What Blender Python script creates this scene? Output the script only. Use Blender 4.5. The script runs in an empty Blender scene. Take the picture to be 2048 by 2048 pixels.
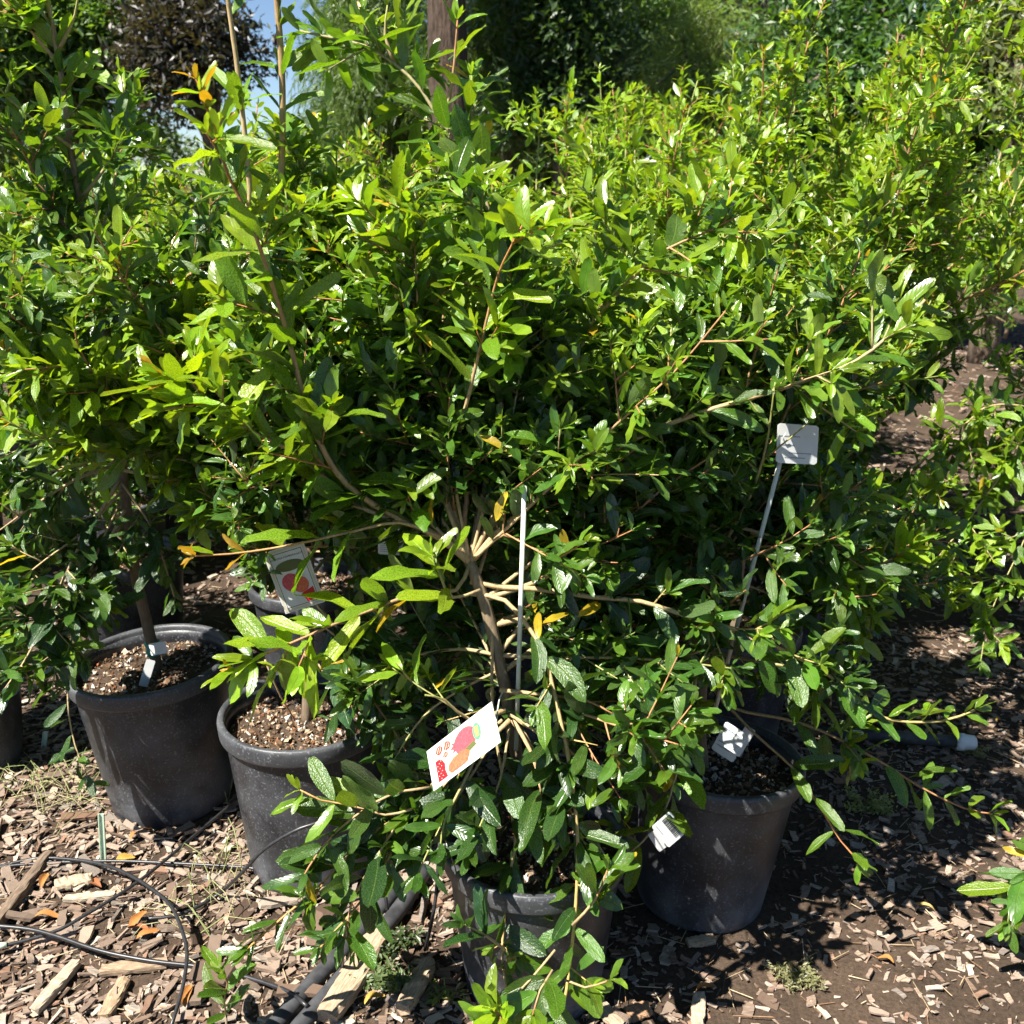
import bpy, math, random
import numpy as np
from mathutils import Vector, Matrix, Quaternion

random.seed(7)
rng = np.random.default_rng(7)
scene = bpy.context.scene
col = scene.collection

# ------------------------------------------------------------------ camera, sky, sun, exposure
CAM_H, PITCH = 1.27, math.radians(18.0)
cam_d = bpy.data.cameras.new('camera')
cam = bpy.data.objects.new('camera', cam_d); col.objects.link(cam)
cam.location = (0, 0, CAM_H)
cam.rotation_euler = (math.radians(90) - PITCH, 0, 0)
cam_d.sensor_width = 36; cam_d.lens = 36.0
cam_d.clip_start = 0.05; cam_d.clip_end = 2000
cam_d.dof.use_dof = True; cam_d.dof.focus_distance = 1.62; cam_d.dof.aperture_fstop = 9.0
scene.camera = cam

SUN_EL = math.radians(56)
SUN_H = Vector((-0.79, -0.61, 0)).normalized()
SUN = Vector((SUN_H.x * math.cos(SUN_EL), SUN_H.y * math.cos(SUN_EL), math.sin(SUN_EL)))
world = bpy.data.worlds.new('World'); scene.world = world; world.use_nodes = True
wn = world.node_tree.nodes; wl = world.node_tree.links
sky = wn.new('ShaderNodeTexSky'); sky.sky_type = 'NISHITA'; sky.sun_disc = False
sky.ozone_density = 3.0; sky.air_density = 0.8; sky.dust_density = 0.15; sky.altitude = 600
sky.sun_elevation = SUN_EL; sky.sun_rotation = math.atan2(SUN.x, SUN.y)
bg = wn['Background']; bg.inputs['Strength'].default_value = 0.05
wl.new(sky.outputs[0], bg.inputs['Color'])
sun_d = bpy.data.lights.new('sun', 'SUN'); sun_d.energy = 5.0; sun_d.angle = math.radians(0.53)
sun_d.color = (1.0, 0.95, 0.86)
sun = bpy.data.objects.new('sun', sun_d); col.objects.link(sun)
sun.rotation_euler = SUN.to_track_quat('Z', 'Y').to_euler()
sun.location = SUN * 30
vs = scene.view_settings
vs.view_transform = 'Standard'; vs.look = 'None'; vs.gamma = 1.0; vs.use_curve_mapping = False
vs.exposure = 1.5
scene.render.engine = 'CYCLES'
scene.cycles.use_denoising = True
scene.cycles.use_adaptive_sampling = True; scene.cycles.adaptive_threshold = 0.03
scene.cycles.max_bounces = 4; scene.cycles.diffuse_bounces = 1; scene.cycles.glossy_bounces = 2
scene.cycles.transmission_bounces = 4

# ------------------------------------------------------------------ helpers
CP, SP = math.cos(PITCH), math.sin(PITCH)
def ray(px, py):                              # a direction per unit of camera depth
    u = (px - 1024) / 2048; v = (py - 1024) / 2048
    return Vector((u, CP - v * SP, -SP - v * CP))
def at(px, py, y):                            # a point of the place at distance y in front of the viewer
    r = ray(px, py); t = y / r.y
    return Vector((r.x * t, y, CAM_H + r.z * t))
def ground_at(px, py, z=0.0):
    r = ray(px, py); t = (z - CAM_H) / r.z
    return Vector((r.x * t, r.y * t, z))
def gh(x, y):                                 # height of the soil
    return (0.010 * np.sin(2.1 * x + 0.6) * np.sin(1.7 * y + 1.1) + 0.006 * np.sin(6.3 * x - 2.0 * y)
            + 0.004 * np.sin(11.0 * y + 5.1 * x + 0.7) + 0.0025 * np.sin(23 * x + 3) * np.sin(27 * y))

def tag(o, label=None, cat=None, group=None, kind=None):
    if label: o['label'] = label
    if cat: o['category'] = cat
    if group: o['group'] = group
    if kind: o['kind'] = kind
    return o
def empty(name, loc):
    o = bpy.data.objects.new(name, None); col.objects.link(o); o.location = loc
    o.empty_display_size = 0.05
    return o
def link(name, me, parent=None, loc=None):
    o = bpy.data.objects.new(name, me); col.objects.link(o)
    if parent is not None: o.parent = parent
    if loc is not None: o.location = loc
    return o
def copy_tree(o, parent=None):
    c = o.copy(); col.objects.link(c); c.parent = parent
    for ch in list(o.children): copy_tree(ch, c)
    return c

def np_mesh(name, V, F, mat, UV=None, C=None, smooth=True):
    """V (n,3), F (m,k) all faces with k corners (or list of such arrays), C per-vertex colour (n,3)"""
    me = bpy.data.meshes.new(name)
    Fs = F if isinstance(F, list) else [F]
    Fs = [f for f in Fs if len(f)]
    V = np.ascontiguousarray(V, dtype=np.float32)
    me.vertices.add(len(V)); me.vertices.foreach_set('co', V.ravel())
    loops = np.concatenate([f.ravel() for f in Fs]).astype(np.int32)
    tot = np.concatenate([np.full(len(f), f.shape[1]) for f in Fs]).astype(np.int32)
    start = np.concatenate([[0], np.cumsum(tot)[:-1]]).astype(np.int32)
    me.loops.add(len(loops)); me.loops.foreach_set('vertex_index', loops)
    me.polygons.add(len(tot)); me.polygons.foreach_set('loop_start', start)
    try: me.polygons.foreach_set('loop_total', tot)
    except Exception: pass
    me.polygons.foreach_set('use_smooth', np.full(len(tot), smooth))
    if UV is not None:
        uv = me.uv_layers.new(name='uv')
        uv.data.foreach_set('uv', np.ascontiguousarray(UV[loops], dtype=np.float32).ravel())
    if C is not None:
        ca = me.color_attributes.new('tint', 'FLOAT_COLOR', 'POINT')
        cc = np.ones((len(V), 4), np.float32); cc[:, :3] = C
        ca.data.foreach_set('color', cc.ravel())
    me.materials.append(mat)
    me.update(calc_edges=True); me.validate()
    return me

# ------------------------------------------------------------------ materials
def new_mat(name):
    m = bpy.data.materials.new(name); m.use_nodes = True
    nt = m.node_tree
    return m, nt, nt.nodes, nt.links, nt.nodes['Principled BSDF'], nt.nodes['Material Output']
def N(nodes, t, **kw):
    n = nodes.new(t)
    for k, v in kw.items():
        if k.startswith('i_'):
            n.inputs[k[2:].replace('_', ' ')].default_value = v
        else: setattr(n, k, v)
    return n
def math_node(nodes, links, op, a, b=None, c=None):
    n = nodes.new('ShaderNodeMath'); n.operation = op
    for i, x in enumerate((a, b, c)):
        if x is None: continue
        if isinstance(x, (int, float)): n.inputs[i].default_value = x
        else: links.new(x, n.inputs[i])
    return n.outputs[0]
def mixc(nodes, links, fac, a, b, mode='MIX'):
    n = nodes.new('ShaderNodeMix'); n.data_type = 'RGBA'; n.blend_type = mode
    for sock, x in ((n.inputs[0], fac), (n.inputs[6], a), (n.inputs[7], b)):
        if isinstance(x, (int, float)): sock.default_value = x
        elif isinstance(x, tuple): sock.default_value = (*x, 1) if len(x) == 3 else x
        else: links.new(x, sock)
    return n.outputs[2]
def ramp(nodes, links, fac, stops):
    n = nodes.new('ShaderNodeValToRGB'); e = n.color_ramp.elements
    while len(e) < len(stops): e.new(0.5)
    for el, (p, c) in zip(e, stops):
        el.position = p; el.color = (*c, 1) if len(c) == 3 else c
    links.new(fac, n.inputs[0]); return n.outputs[0]

def leaf_material(name, rough=0.28, detail=True, trans=0.33):
    m, nt, ns, ls, bs, out = new_mat(name)
    oi = ns.new('ShaderNodeObjectInfo')
    at_ = N(ns, 'ShaderNodeAttribute', attribute_name='tint')
    c = mixc(ns, ls, 1.0, oi.outputs['Color'], at_.outputs['Color'], 'MULTIPLY')
    geo = ns.new('ShaderNodeNewGeometry')
    tc = ns.new('ShaderNodeTexCoord')
    if detail:
        uvn = N(ns, 'ShaderNodeUVMap', uv_map='uv')
        sx = ns.new('ShaderNodeSeparateXYZ'); ls.new(uvn.outputs[0], sx.inputs[0])
        d = math_node(ns, ls, 'ABSOLUTE', math_node(ns, ls, 'SUBTRACT', sx.outputs[1], 0.5))
        rib = math_node(ns, ls, 'SUBTRACT', 1.0, math_node(ns, ls, 'SMOOTH_MIN', math_node(ns, ls, 'MULTIPLY', d, 24.0), 1.0, 0.2))
        veinph = math_node(ns, ls, 'SUBTRACT', math_node(ns, ls, 'MULTIPLY', sx.outputs[0], 9.0), math_node(ns, ls, 'MULTIPLY', d, 5.0))
        vein = math_node(ns, ls, 'ABSOLUTE', math_node(ns, ls, 'SINE', math_node(ns, ls, 'MULTIPLY', veinph, math.pi)))
        veinl = math_node(ns, ls, 'POWER', math_node(ns, ls, 'SUBTRACT', 1.0, vein), 5.0)
        nz = N(ns, 'ShaderNodeTexNoise', i_Scale=42.0, i_Detail=2.0); ls.new(tc.outputs['Object'], nz.inputs['Vector'])
        nz2 = N(ns, 'ShaderNodeTexNoise', i_Scale=420.0, i_Detail=1.0); ls.new(tc.outputs['Object'], nz2.inputs['Vector'])
        c = mixc(ns, ls, math_node(ns, ls, 'MULTIPLY', rib, 0.45), c, mixc(ns, ls, 0.5, c, (0.30, 0.42, 0.10)))
        c = mixc(ns, ls, math_node(ns, ls, 'MULTIPLY', veinl, 0.10), c, mixc(ns, ls, 0.6, c, (0.20, 0.32, 0.06)))
        blot = ramp(ns, ls, nz.outputs[0], [(0.35, (0.72, 0.76, 0.7)), (0.65, (1.22, 1.2, 1.2))])
        c = mixc(ns, ls, 1.0, c, blot, 'MULTIPLY')
        speck = ramp(ns, ls, nz2.outputs[0], [(0.66, (0, 0, 0)), (0.74, (1, 1, 1))])
        spf = math_node(ns, ls, 'MULTIPLY', speck, 0.30)
        c = mixc(ns, ls, spf, c, (0.42, 0.44, 0.36))
        hgt = math_node(ns, ls, 'ADD', math_node(ns, ls, 'MULTIPLY', vein, 0.16), math_node(ns, ls, 'MULTIPLY', nz.outputs[0], 1.3))
        hgt = math_node(ns, ls, 'SUBTRACT', hgt, math_node(ns, ls, 'MULTIPLY', rib, 0.8))
        bp = N(ns, 'ShaderNodeBump', i_Strength=0.55, i_Distance=0.0016); ls.new(hgt, bp.inputs['Height'])
        ls.new(bp.outputs[0], bs.inputs['Normal'])
        rg = math_node(ns, ls, 'ADD', math_node(ns, ls, 'MULTIPLY', nz.outputs[0], 0.22), rough - 0.11)
        ls.new(rg, bs.inputs['Roughness'])
    else:
        bs.inputs['Roughness'].default_value = rough
    under = mixc(ns, ls, 0.35, c, (0.16, 0.22, 0.10))
    c2 = mixc(ns, ls, geo.outputs['Backfacing'], c, under)
    ls.new(c2, bs.inputs['Base Color'])
    bs.inputs['Specular IOR Level'].default_value = 0.75
    tr = ns.new('ShaderNodeBsdfTranslucent')
    tcol = mixc(ns, ls, 1.0, c, (2.3, 2.15, 0.55), 'MULTIPLY')
    ls.new(tcol, tr.inputs['Color'])
    mx = ns.new('ShaderNodeMixShader'); mx.inputs[0].default_value = trans
    ls.new(bs.outputs[0], mx.inputs[1]); ls.new(tr.outputs[0], mx.inputs[2])
    ls.new(mx.outputs[0], out.inputs['Surface'])
    return m

def tint_material(name, rough=0.7, bump=0.4, scale=(40, 40, 400), bdist=0.002, var=0.35, spec=0.3):
    """colour from the mesh's tint attribute times the object's colour, with grain"""
    m, nt, ns, ls, bs, out = new_mat(name)
    oi = ns.new('ShaderNodeObjectInfo')
    at_ = N(ns, 'ShaderNodeAttribute', attribute_name='tint')
    c = mixc(ns, ls, 1.0, oi.outputs['Color'], at_.outputs['Color'], 'MULTIPLY')
    tc = ns.new('ShaderNodeTexCoord')
    mp = ns.new('ShaderNodeMapping'); mp.inputs['Scale'].default_value = scale; ls.new(tc.outputs['Object'], mp.inputs[0])
    nz = N(ns, 'ShaderNodeTexNoise', i_Scale=1.0, i_Detail=4.0, i_Roughness=0.65); ls.new(mp.outputs[0], nz.inputs['Vector'])
    v = ramp(ns, ls, nz.outputs[0], [(0.3, (1 - var,) * 3), (0.7, (1 + var,) * 3)])
    c = mixc(ns, ls, 1.0, c, v, 'MULTIPLY')
    ls.new(c, bs.inputs['Base Color']); bs.inputs['Roughness'].default_value = rough
    bs.inputs['Specular IOR Level'].default_value = spec
    bp = N(ns, 'ShaderNodeBump', i_Strength=bump, i_Distance=bdist); ls.new(nz.outputs[0], bp.inputs['Height'])
    ls.new(bp.outputs[0], bs.inputs['Normal'])
    return m

def plain(name, c, rough=0.6, spec=0.4, noise=0.0, nscale=60):
    m, nt, ns, ls, bs, out = new_mat(name)
    bs.inputs['Roughness'].default_value = rough; bs.inputs['Specular IOR Level'].default_value = spec
    if noise:
        tc = ns.new('ShaderNodeTexCoord')
        nz = N(ns, 'ShaderNodeTexNoise', i_Scale=nscale, i_Detail=4.0); ls.new(tc.outputs['Object'], nz.inputs['Vector'])
        v = ramp(ns, ls, nz.outputs[0], [(0.3, tuple(x * (1 - noise) for x in c)), (0.7, tuple(min(1, x * (1 + noise)) for x in c))])
        ls.new(v, bs.inputs['Base Color'])
    else: bs.inputs['Base Color'].default_value = (*c, 1)
    return m

M_LEAF = leaf_material('pomegranate_leaf')
M_BLOCK = leaf_material('block_leaf', rough=0.36, detail=False)
M_FAR = leaf_material('tree_leaf', rough=0.45, detail=False, trans=0.35)
M_STEM = tint_material('stem_bark', rough=0.62, bump=0.5, scale=(300, 300, 60), bdist=0.001, var=0.3)
M_BARK = tint_material('tree_bark', rough=0.9, bump=1.0, scale=(34, 34, 4.5), bdist=0.06, var=0.7)
M_CHIP = tint_material('wood_chip', rough=0.85, bump=0.7, scale=(45, 420, 420), bdist=0.0012, var=0.42, spec=0.15)
M_CRUMB = tint_material('potting_mix', rough=0.95, bump=0.6, scale=(180, 180, 180), bdist=0.001, var=0.35, spec=0.1)
M_DRY = tint_material('dry_leaf', rough=0.7, bump=0.5, scale=(120, 120, 120), bdist=0.001, var=0.3)
M_WHITE = plain('white_plastic', (0.62, 0.63, 0.62), 0.45, 0.4, 0.06, 30)
M_STAKE = plain('stake_fibreglass', (0.60, 0.63, 0.56), 0.5, 0.4, 0.12, 40)
M_TEAL = plain('teal_tape', (0.0, 0.30, 0.24), 0.35, 0.5)
M_TUBE = plain('black_tubing', (0.022, 0.022, 0.024), 0.38, 0.5, 0.35, 120)
M_PIPE = plain('black_pipe', (0.045, 0.046, 0.05), 0.6, 0.35, 0.45, 45)
M_INK = plain('ink', (0.03, 0.03, 0.032), 0.6, 0.3)
M_GREY = plain('tag_grey', (0.25, 0.28, 0.30), 0.6)
M_RED = plain('print_red', (0.45, 0.014, 0.022), 0.45, 0.4, 0.35, 900)
M_PINK = plain('print_pink', (0.48, 0.075, 0.095), 0.45, 0.4, 0.3, 300)
M_SALMON = plain('print_salmon', (0.56, 0.13, 0.065), 0.45, 0.4, 0.3, 300)
M_CREAM = plain('print_cream', (0.58, 0.52, 0.38), 0.5)
M_OLIVE = plain('print_olive', (0.10, 0.12, 0.035), 0.5)
M_GREENP = plain('print_green', (0.09, 0.36, 0.17), 0.5)
M_YELP = plain('print_yellow', (0.72, 0.55, 0.10), 0.5)

def pot_material(name='black_pot_plastic', scuff=0.0):
    m, nt, ns, ls, bs, out = new_mat(name)
    tc = ns.new('ShaderNodeTexCoord'); sx = ns.new('ShaderNodeSeparateXYZ'); ls.new(tc.outputs['Object'], sx.inputs[0])
    n1 = N(ns, 'ShaderNodeTexNoise', i_Scale=9.0, i_Detail=6.0, i_Roughness=0.7); ls.new(tc.outputs['Object'], n1.inputs['Vector'])
    n2 = N(ns, 'ShaderNodeTexNoise', i_Scale=230.0, i_Detail=2.0); ls.new(tc.outputs['Object'], n2.inputs['Vector'])
    mp = ns.new('ShaderNodeMapping'); mp.inputs['Scale'].default_value = (60, 60, 9); mp.inputs['Rotation'].default_value = (0.5, 0.3, 0)
    ls.new(tc.outputs['Object'], mp.inputs[0])
    n3 = N(ns, 'ShaderNodeTexNoise', i_Scale=1.5, i_Detail=5.0, i_Roughness=0.75); ls.new(mp.outputs[0], n3.inputs['Vector'])
    mp2 = ns.new('ShaderNodeMapRange'); mp2.inputs[1].default_value = 0.14; mp2.inputs[2].default_value = 0.0
    ls.new(sx.outputs[2], mp2.inputs[0])                       # splashed dirt towards the foot
    dust = ramp(ns, ls, n1.outputs[0], [(0.42, (0, 0, 0)), (0.75, (1, 1, 1))])
    spk = ramp(ns, ls, n2.outputs[0], [(0.60, (0, 0, 0)), (0.67, (1, 1, 1))])
    scr = ramp(ns, ls, n3.outputs[0], [(0.60, (0, 0, 0)), (0.75, (1, 1, 1))])
    f = math_node(ns, ls, 'MULTIPLY', dust, 0.30)
    f = math_node(ns, ls, 'ADD', f, math_node(ns, ls, 'MULTIPLY', spk, 0.42))
    f = math_node(ns, ls, 'ADD', f, math_node(ns, ls, 'MULTIPLY', scr, 0.45))
    foot = math_node(ns, ls, 'MULTIPLY', math_node(ns, ls, 'POWER', mp2.outputs[0], 1.6), math_node(ns, ls, 'ADD', dust, 0.25))
    f = math_node(ns, ls, 'ADD', f, math_node(ns, ls, 'MULTIPLY', foot, 0.65))
    f = math_node(ns, ls, 'ADD', f, scuff)
    c = mixc(ns, ls, f, (0.0185, 0.0195, 0.0225), (0.19, 0.198, 0.215))
    ls.new(c, bs.inputs['Base Color'])
    r = math_node(ns, ls, 'ADD', math_node(ns, ls, 'MULTIPLY', f, 0.5), 0.36); ls.new(r, bs.inputs['Roughness'])
    bp = N(ns, 'ShaderNodeBump', i_Strength=0.25, i_Distance=0.002); ls.new(n3.outputs[0], bp.inputs['Height']); ls.new(bp.outputs[0], bs.inputs['Normal'])
    return m
M_POT = pot_material()
M_RIM = pot_material('scuffed_pot_rim', 0.12)

def soil_material():
    m, nt, ns, ls, bs, out = new_mat('soil')
    tc = ns.new('ShaderNodeTexCoord')
    a = N(ns, 'ShaderNodeTexNoise', i_Scale=3.0, i_Detail=8.0, i_Roughness=0.7); ls.new(tc.outputs['Object'], a.inputs['Vector'])
    b = N(ns, 'ShaderNodeTexNoise', i_Scale=140.0, i_Detail=6.0, i_Roughness=0.75); ls.new(tc.outputs['Object'], b.inputs['Vector'])
    c1 = ramp(ns, ls, a.outputs[0], [(0.3, (0.045, 0.031, 0.022)), (0.7, (0.115, 0.080, 0.056))])
    c2 = ramp(ns, ls, b.outputs[0], [(0.35, (0.55, 0.55, 0.55)), (0.62, (1.1, 1.1, 1.1)), (0.8, (2.0, 1.9, 1.8))])
    ls.new(mixc(ns, ls, 1.0, c1, c2, 'MULTIPLY'), bs.inputs['Base Color'])
    bs.inputs['Roughness'].default_value = 0.95; bs.inputs['Specular IOR Level'].default_value = 0.15
    bp = N(ns, 'ShaderNodeBump', i_Strength=0.8, i_Distance=0.006); ls.new(b.outputs[0], bp.inputs['Height']); ls.new(bp.outputs[0], bs.inputs['Normal'])
    return m
M_SOIL = soil_material()

# ------------------------------------------------------------------ ground
def axis(lo, hi, fine_lo, fine_hi, step, growth=1.25):
    xs = list(np.arange(fine_lo, fine_hi + 1e-6, step))
    s = step; x = fine_lo
    left = []
    while x > lo: s *= growth; x -= s; left.append(x)
    s = step; x = fine_hi; right = []
    while x < hi: s *= growth; x += s; right.append(x)
    return np.array(left[::-1] + xs + right)
gx = axis(-700, 700, -1.6, 2.6, 0.025); gy = axis(-300, 900, 0.7, 4.5, 0.025)
GX, GY = np.meshgrid(gx, gy, indexing='ij')
near = np.exp(-np.clip(np.hypot(GX, GY - 2) - 6, 0, 50) / 4)
GV = np.stack([GX, GY, gh(GX, GY) * near], -1).reshape(-1, 3)
ni, nj = len(gx), len(gy)
idx = np.arange(ni * nj).reshape(ni, nj)
GF = np.stack([idx[:-1, :-1], idx[1:, :-1], idx[1:, 1:], idx[:-1, 1:]], -1).reshape(-1, 4)
ground = link('ground', np_mesh('ground', GV, GF, M_SOIL))
tag(ground, 'dark soil under a mulch of pale wood chips', 'ground', kind='structure')

# ------------------------------------------------------------------ tube / loft helper
def frame_for(d):
    d = d.normalized()
    a = Vector((0, 0, 1)) if abs(d.z) < 0.9 else Vector((1, 0, 0))
    u = d.cross(a).normalized(); return u, d.cross(u).normalized()
class Tubes:
    def __init__(s): s.V = []; s.F4 = []; s.F3 = []; s.C = []
    def tube(s, pts, rads, cols, sides=6, cap=True, wob=0.0):
        n0 = len(s.V); u = None
        for i, p in enumerate(pts):
            d = (pts[min(i + 1, len(pts) - 1)] - pts[max(i - 1, 0)])
            if d.length < 1e-9: d = Vector((0, 0, 1))
            d.normalize()
            if u is None: u, w = frame_for(d)
            else:
                u = (u - d * u.dot(d))
                u = u.normalized() if u.length > 1e-6 else frame_for(d)[0]
                w = d.cross(u)
            for k in range(sides):
                a = 2 * math.pi * k / sides
                r = rads[i] * (1 + (random.uniform(-wob, wob) if wob else 0))
                q = p + (u * math.cos(a) + w * math.sin(a)) * r
                s.V.append((q.x, q.y, q.z)); s.C.append(cols[i])
        for i in range(len(pts) - 1):
            for k in range(sides):
                a = n0 + i * sides + k; b = n0 + i * sides + (k + 1) % sides
                s.F4.append((a, b, b + sides, a + sides))
        if cap:
            for base, rev in ((n0, True), (n0 + (len(pts) - 1) * sides, False)):
                for k in range(1, sides - 1):
                    f = (base, base + k, base + k + 1)
                    s.F3.append(f[::-1] if rev else f)
    def mesh(s, name, mat, origin=None, smooth=True):
        V = np.array(s.V, np.float32)
        if origin is not None: V = V - np.array(origin, np.float32)
        fs = []
        if s.F4: fs.append(np.array(s.F4, np.int32))
        if s.F3: fs.append(np.array(s.F3, np.int32))
        return np_mesh(name, V, fs, mat, C=np.array(s.C, np.float32), smooth=smooth)

def spline(pts, step=0.03):
    """Catmull-Rom through pts, resampled"""
    P = [Vector(p) for p in pts]
    if len(P) == 2: P = [P[0], P[0].lerp(P[1], .5), P[1]]
    P = [P[0] * 2 - P[1]] + P + [P[-1] * 2 - P[-2]]
    out = []
    for i in range(1, len(P) - 2):
        p0, p1, p2, p3 = P[i - 1:i + 3]
        n = max(1, int(round((p2 - p1).length / step)))
        for k in range(n):
            t = k / n
            out.append(0.5 * ((2 * p1) + (p2 - p0) * t + (2 * p0 - 5 * p1 + 4 * p2 - p3) * t * t + (3 * p1 - p0 - 3 * p2 + p3) * t ** 3))
    out.append(P[-2]); return out

# ------------------------------------------------------------------ leaves
def leaf_template(nu, nv, seed):
    r = np.random.default_rng(seed)
    us = 0.5 - 0.5 * np.cos(np.linspace(0, math.pi, nu)); us = us * 0.75 + np.linspace(0, 1, nu) * 0.25; vs_ = np.linspace(-1, 1, nv)
    wid = r.uniform(0.125, 0.170); skew = r.uniform(0.95, 1.35)
    curl = r.uniform(-0.02, 0.30); fold = r.uniform(0.12, 0.55); wav = r.uniform(0.01, 0.042); k = r.uniform(1.4, 2.6); ph = r.uniform(0, 6.28)
    twist = r.uniform(-0.5, 0.5); side = r.uniform(-0.09, 0.09)
    V = []; UV = []
    for u in us:
        w = wid * (math.sin(math.pi * min(1, 0.02 + 0.98 * u) ** skew) ** 0.50) if 0 < u < 1 else (0.012 if u == 0 else 0.006)
        for v in vs_:
            y = v * w
            z = fold * abs(y) - curl * u * u + wav * math.sin(k * 2 * math.pi * u + ph + (1.8 if v > 0 else 0)) * abs(v)
            y2 = y * math.cos(twist * u) - z * 0; z2 = z + y * math.sin(twist * u)
            V.append((u, y2 + side * math.sin(math.pi * u), z2)); UV.append((u, v * 0.5 + 0.5))
    id_ = np.arange(nu * nv).reshape(nu, nv)
    F = np.stack([id_[:-1, :-1], id_[1:, :-1], id_[1:, 1:], id_[:-1, 1:]], -1).reshape(-1, 4)
    return np.array(V, np.float32), np.array(UV, np.float32), F
NVAR = 10
T_HI = [leaf_template(8, 5, 100 + i) for i in range(NVAR)]
T_MID = [leaf_template(7, 3, 100 + i) for i in range(NVAR)]
T_LO = [leaf_template(5, 3, 100 + i) for i in range(NVAR)]
T_XLO = [leaf_template(4, 3, 100 + i) for i in range(NVAR)]
LEAF_MESH = []
for i, (V, UV, F) in enumerate(T_HI):
    LEAF_MESH.append(np_mesh('leaf', V, F, M_LEAF, UV, np.ones((len(V), 3))))

MATURE = np.array((0.0165, 0.051, 0.0135)); MID = np.array((0.068, 0.150, 0.013)); YOUNG = np.array((0.190, 0.300, 0.011))
ORANGE = np.array((0.36, 0.15, 0.015)); YELLOW = np.array((0.52, 0.36, 0.02))
GREY_BARK = (0.17, 0.125, 0.085); TAN = (0.42, 0.31, 0.16); RED_STEM = (0.38, 0.17, 0.07); GREEN_STEM = (0.24, 0.27, 0.07)
def lerp3(a, b, t): return tuple(a[i] * (1 - t) + b[i] * t for i in range(3))

# where the photograph shows the shrubs open: nothing hangs before the tags, pot walls and soil
OPEN = [(846, 1396, 1000, 1582, 1.36, .93), (1545, 832, 1655, 930, 1.56, .95), (400, 1385, 640, 1560, 1.72, .9), (135, 1370, 440, 1690, 1.95, .85), (1390, 1590, 1600, 1870, 1.6, .6), (1430, 1440, 1570, 1570, 1.6, .5),
        (1024, 962, 1064, 1180, 1.39, .97), (1016, 1180, 1056, 1400, 1.39, .8), (520, 1080, 625, 1250, 1.62, .2), (250, 1220, 420, 1370, 1.95, .9), (1290, 1590, 1385, 1700, 1.42, .85), 
        (930, 1000, 1050, 1330, 1.40, .55), (1740, 820, 1860, 940, 9, .7), (1540, 880, 1590, 990, 1.57, .9), (1510, 980, 1570, 1090, 1.58, .85), (1475, 1080, 1545, 1200, 1.6, .8), (1445, 1190, 1510, 1330, 1.6, .6)]
def opened(p, rs):
    dx, dy, dz = p.x, p.y, p.z - CAM_H; dp = max(.05, dy * CP - dz * SP)
    qx = 1024 + 2048 * dx / dp; qy = 1024 - 2048 * (dy * SP + dz * CP) / dp
    return any(x0 < qx < x1 and y0 < qy < y1 and p.y < ym and rs.random() < f for (x0, y0, x1, y1, ym, f) in OPEN)
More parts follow.
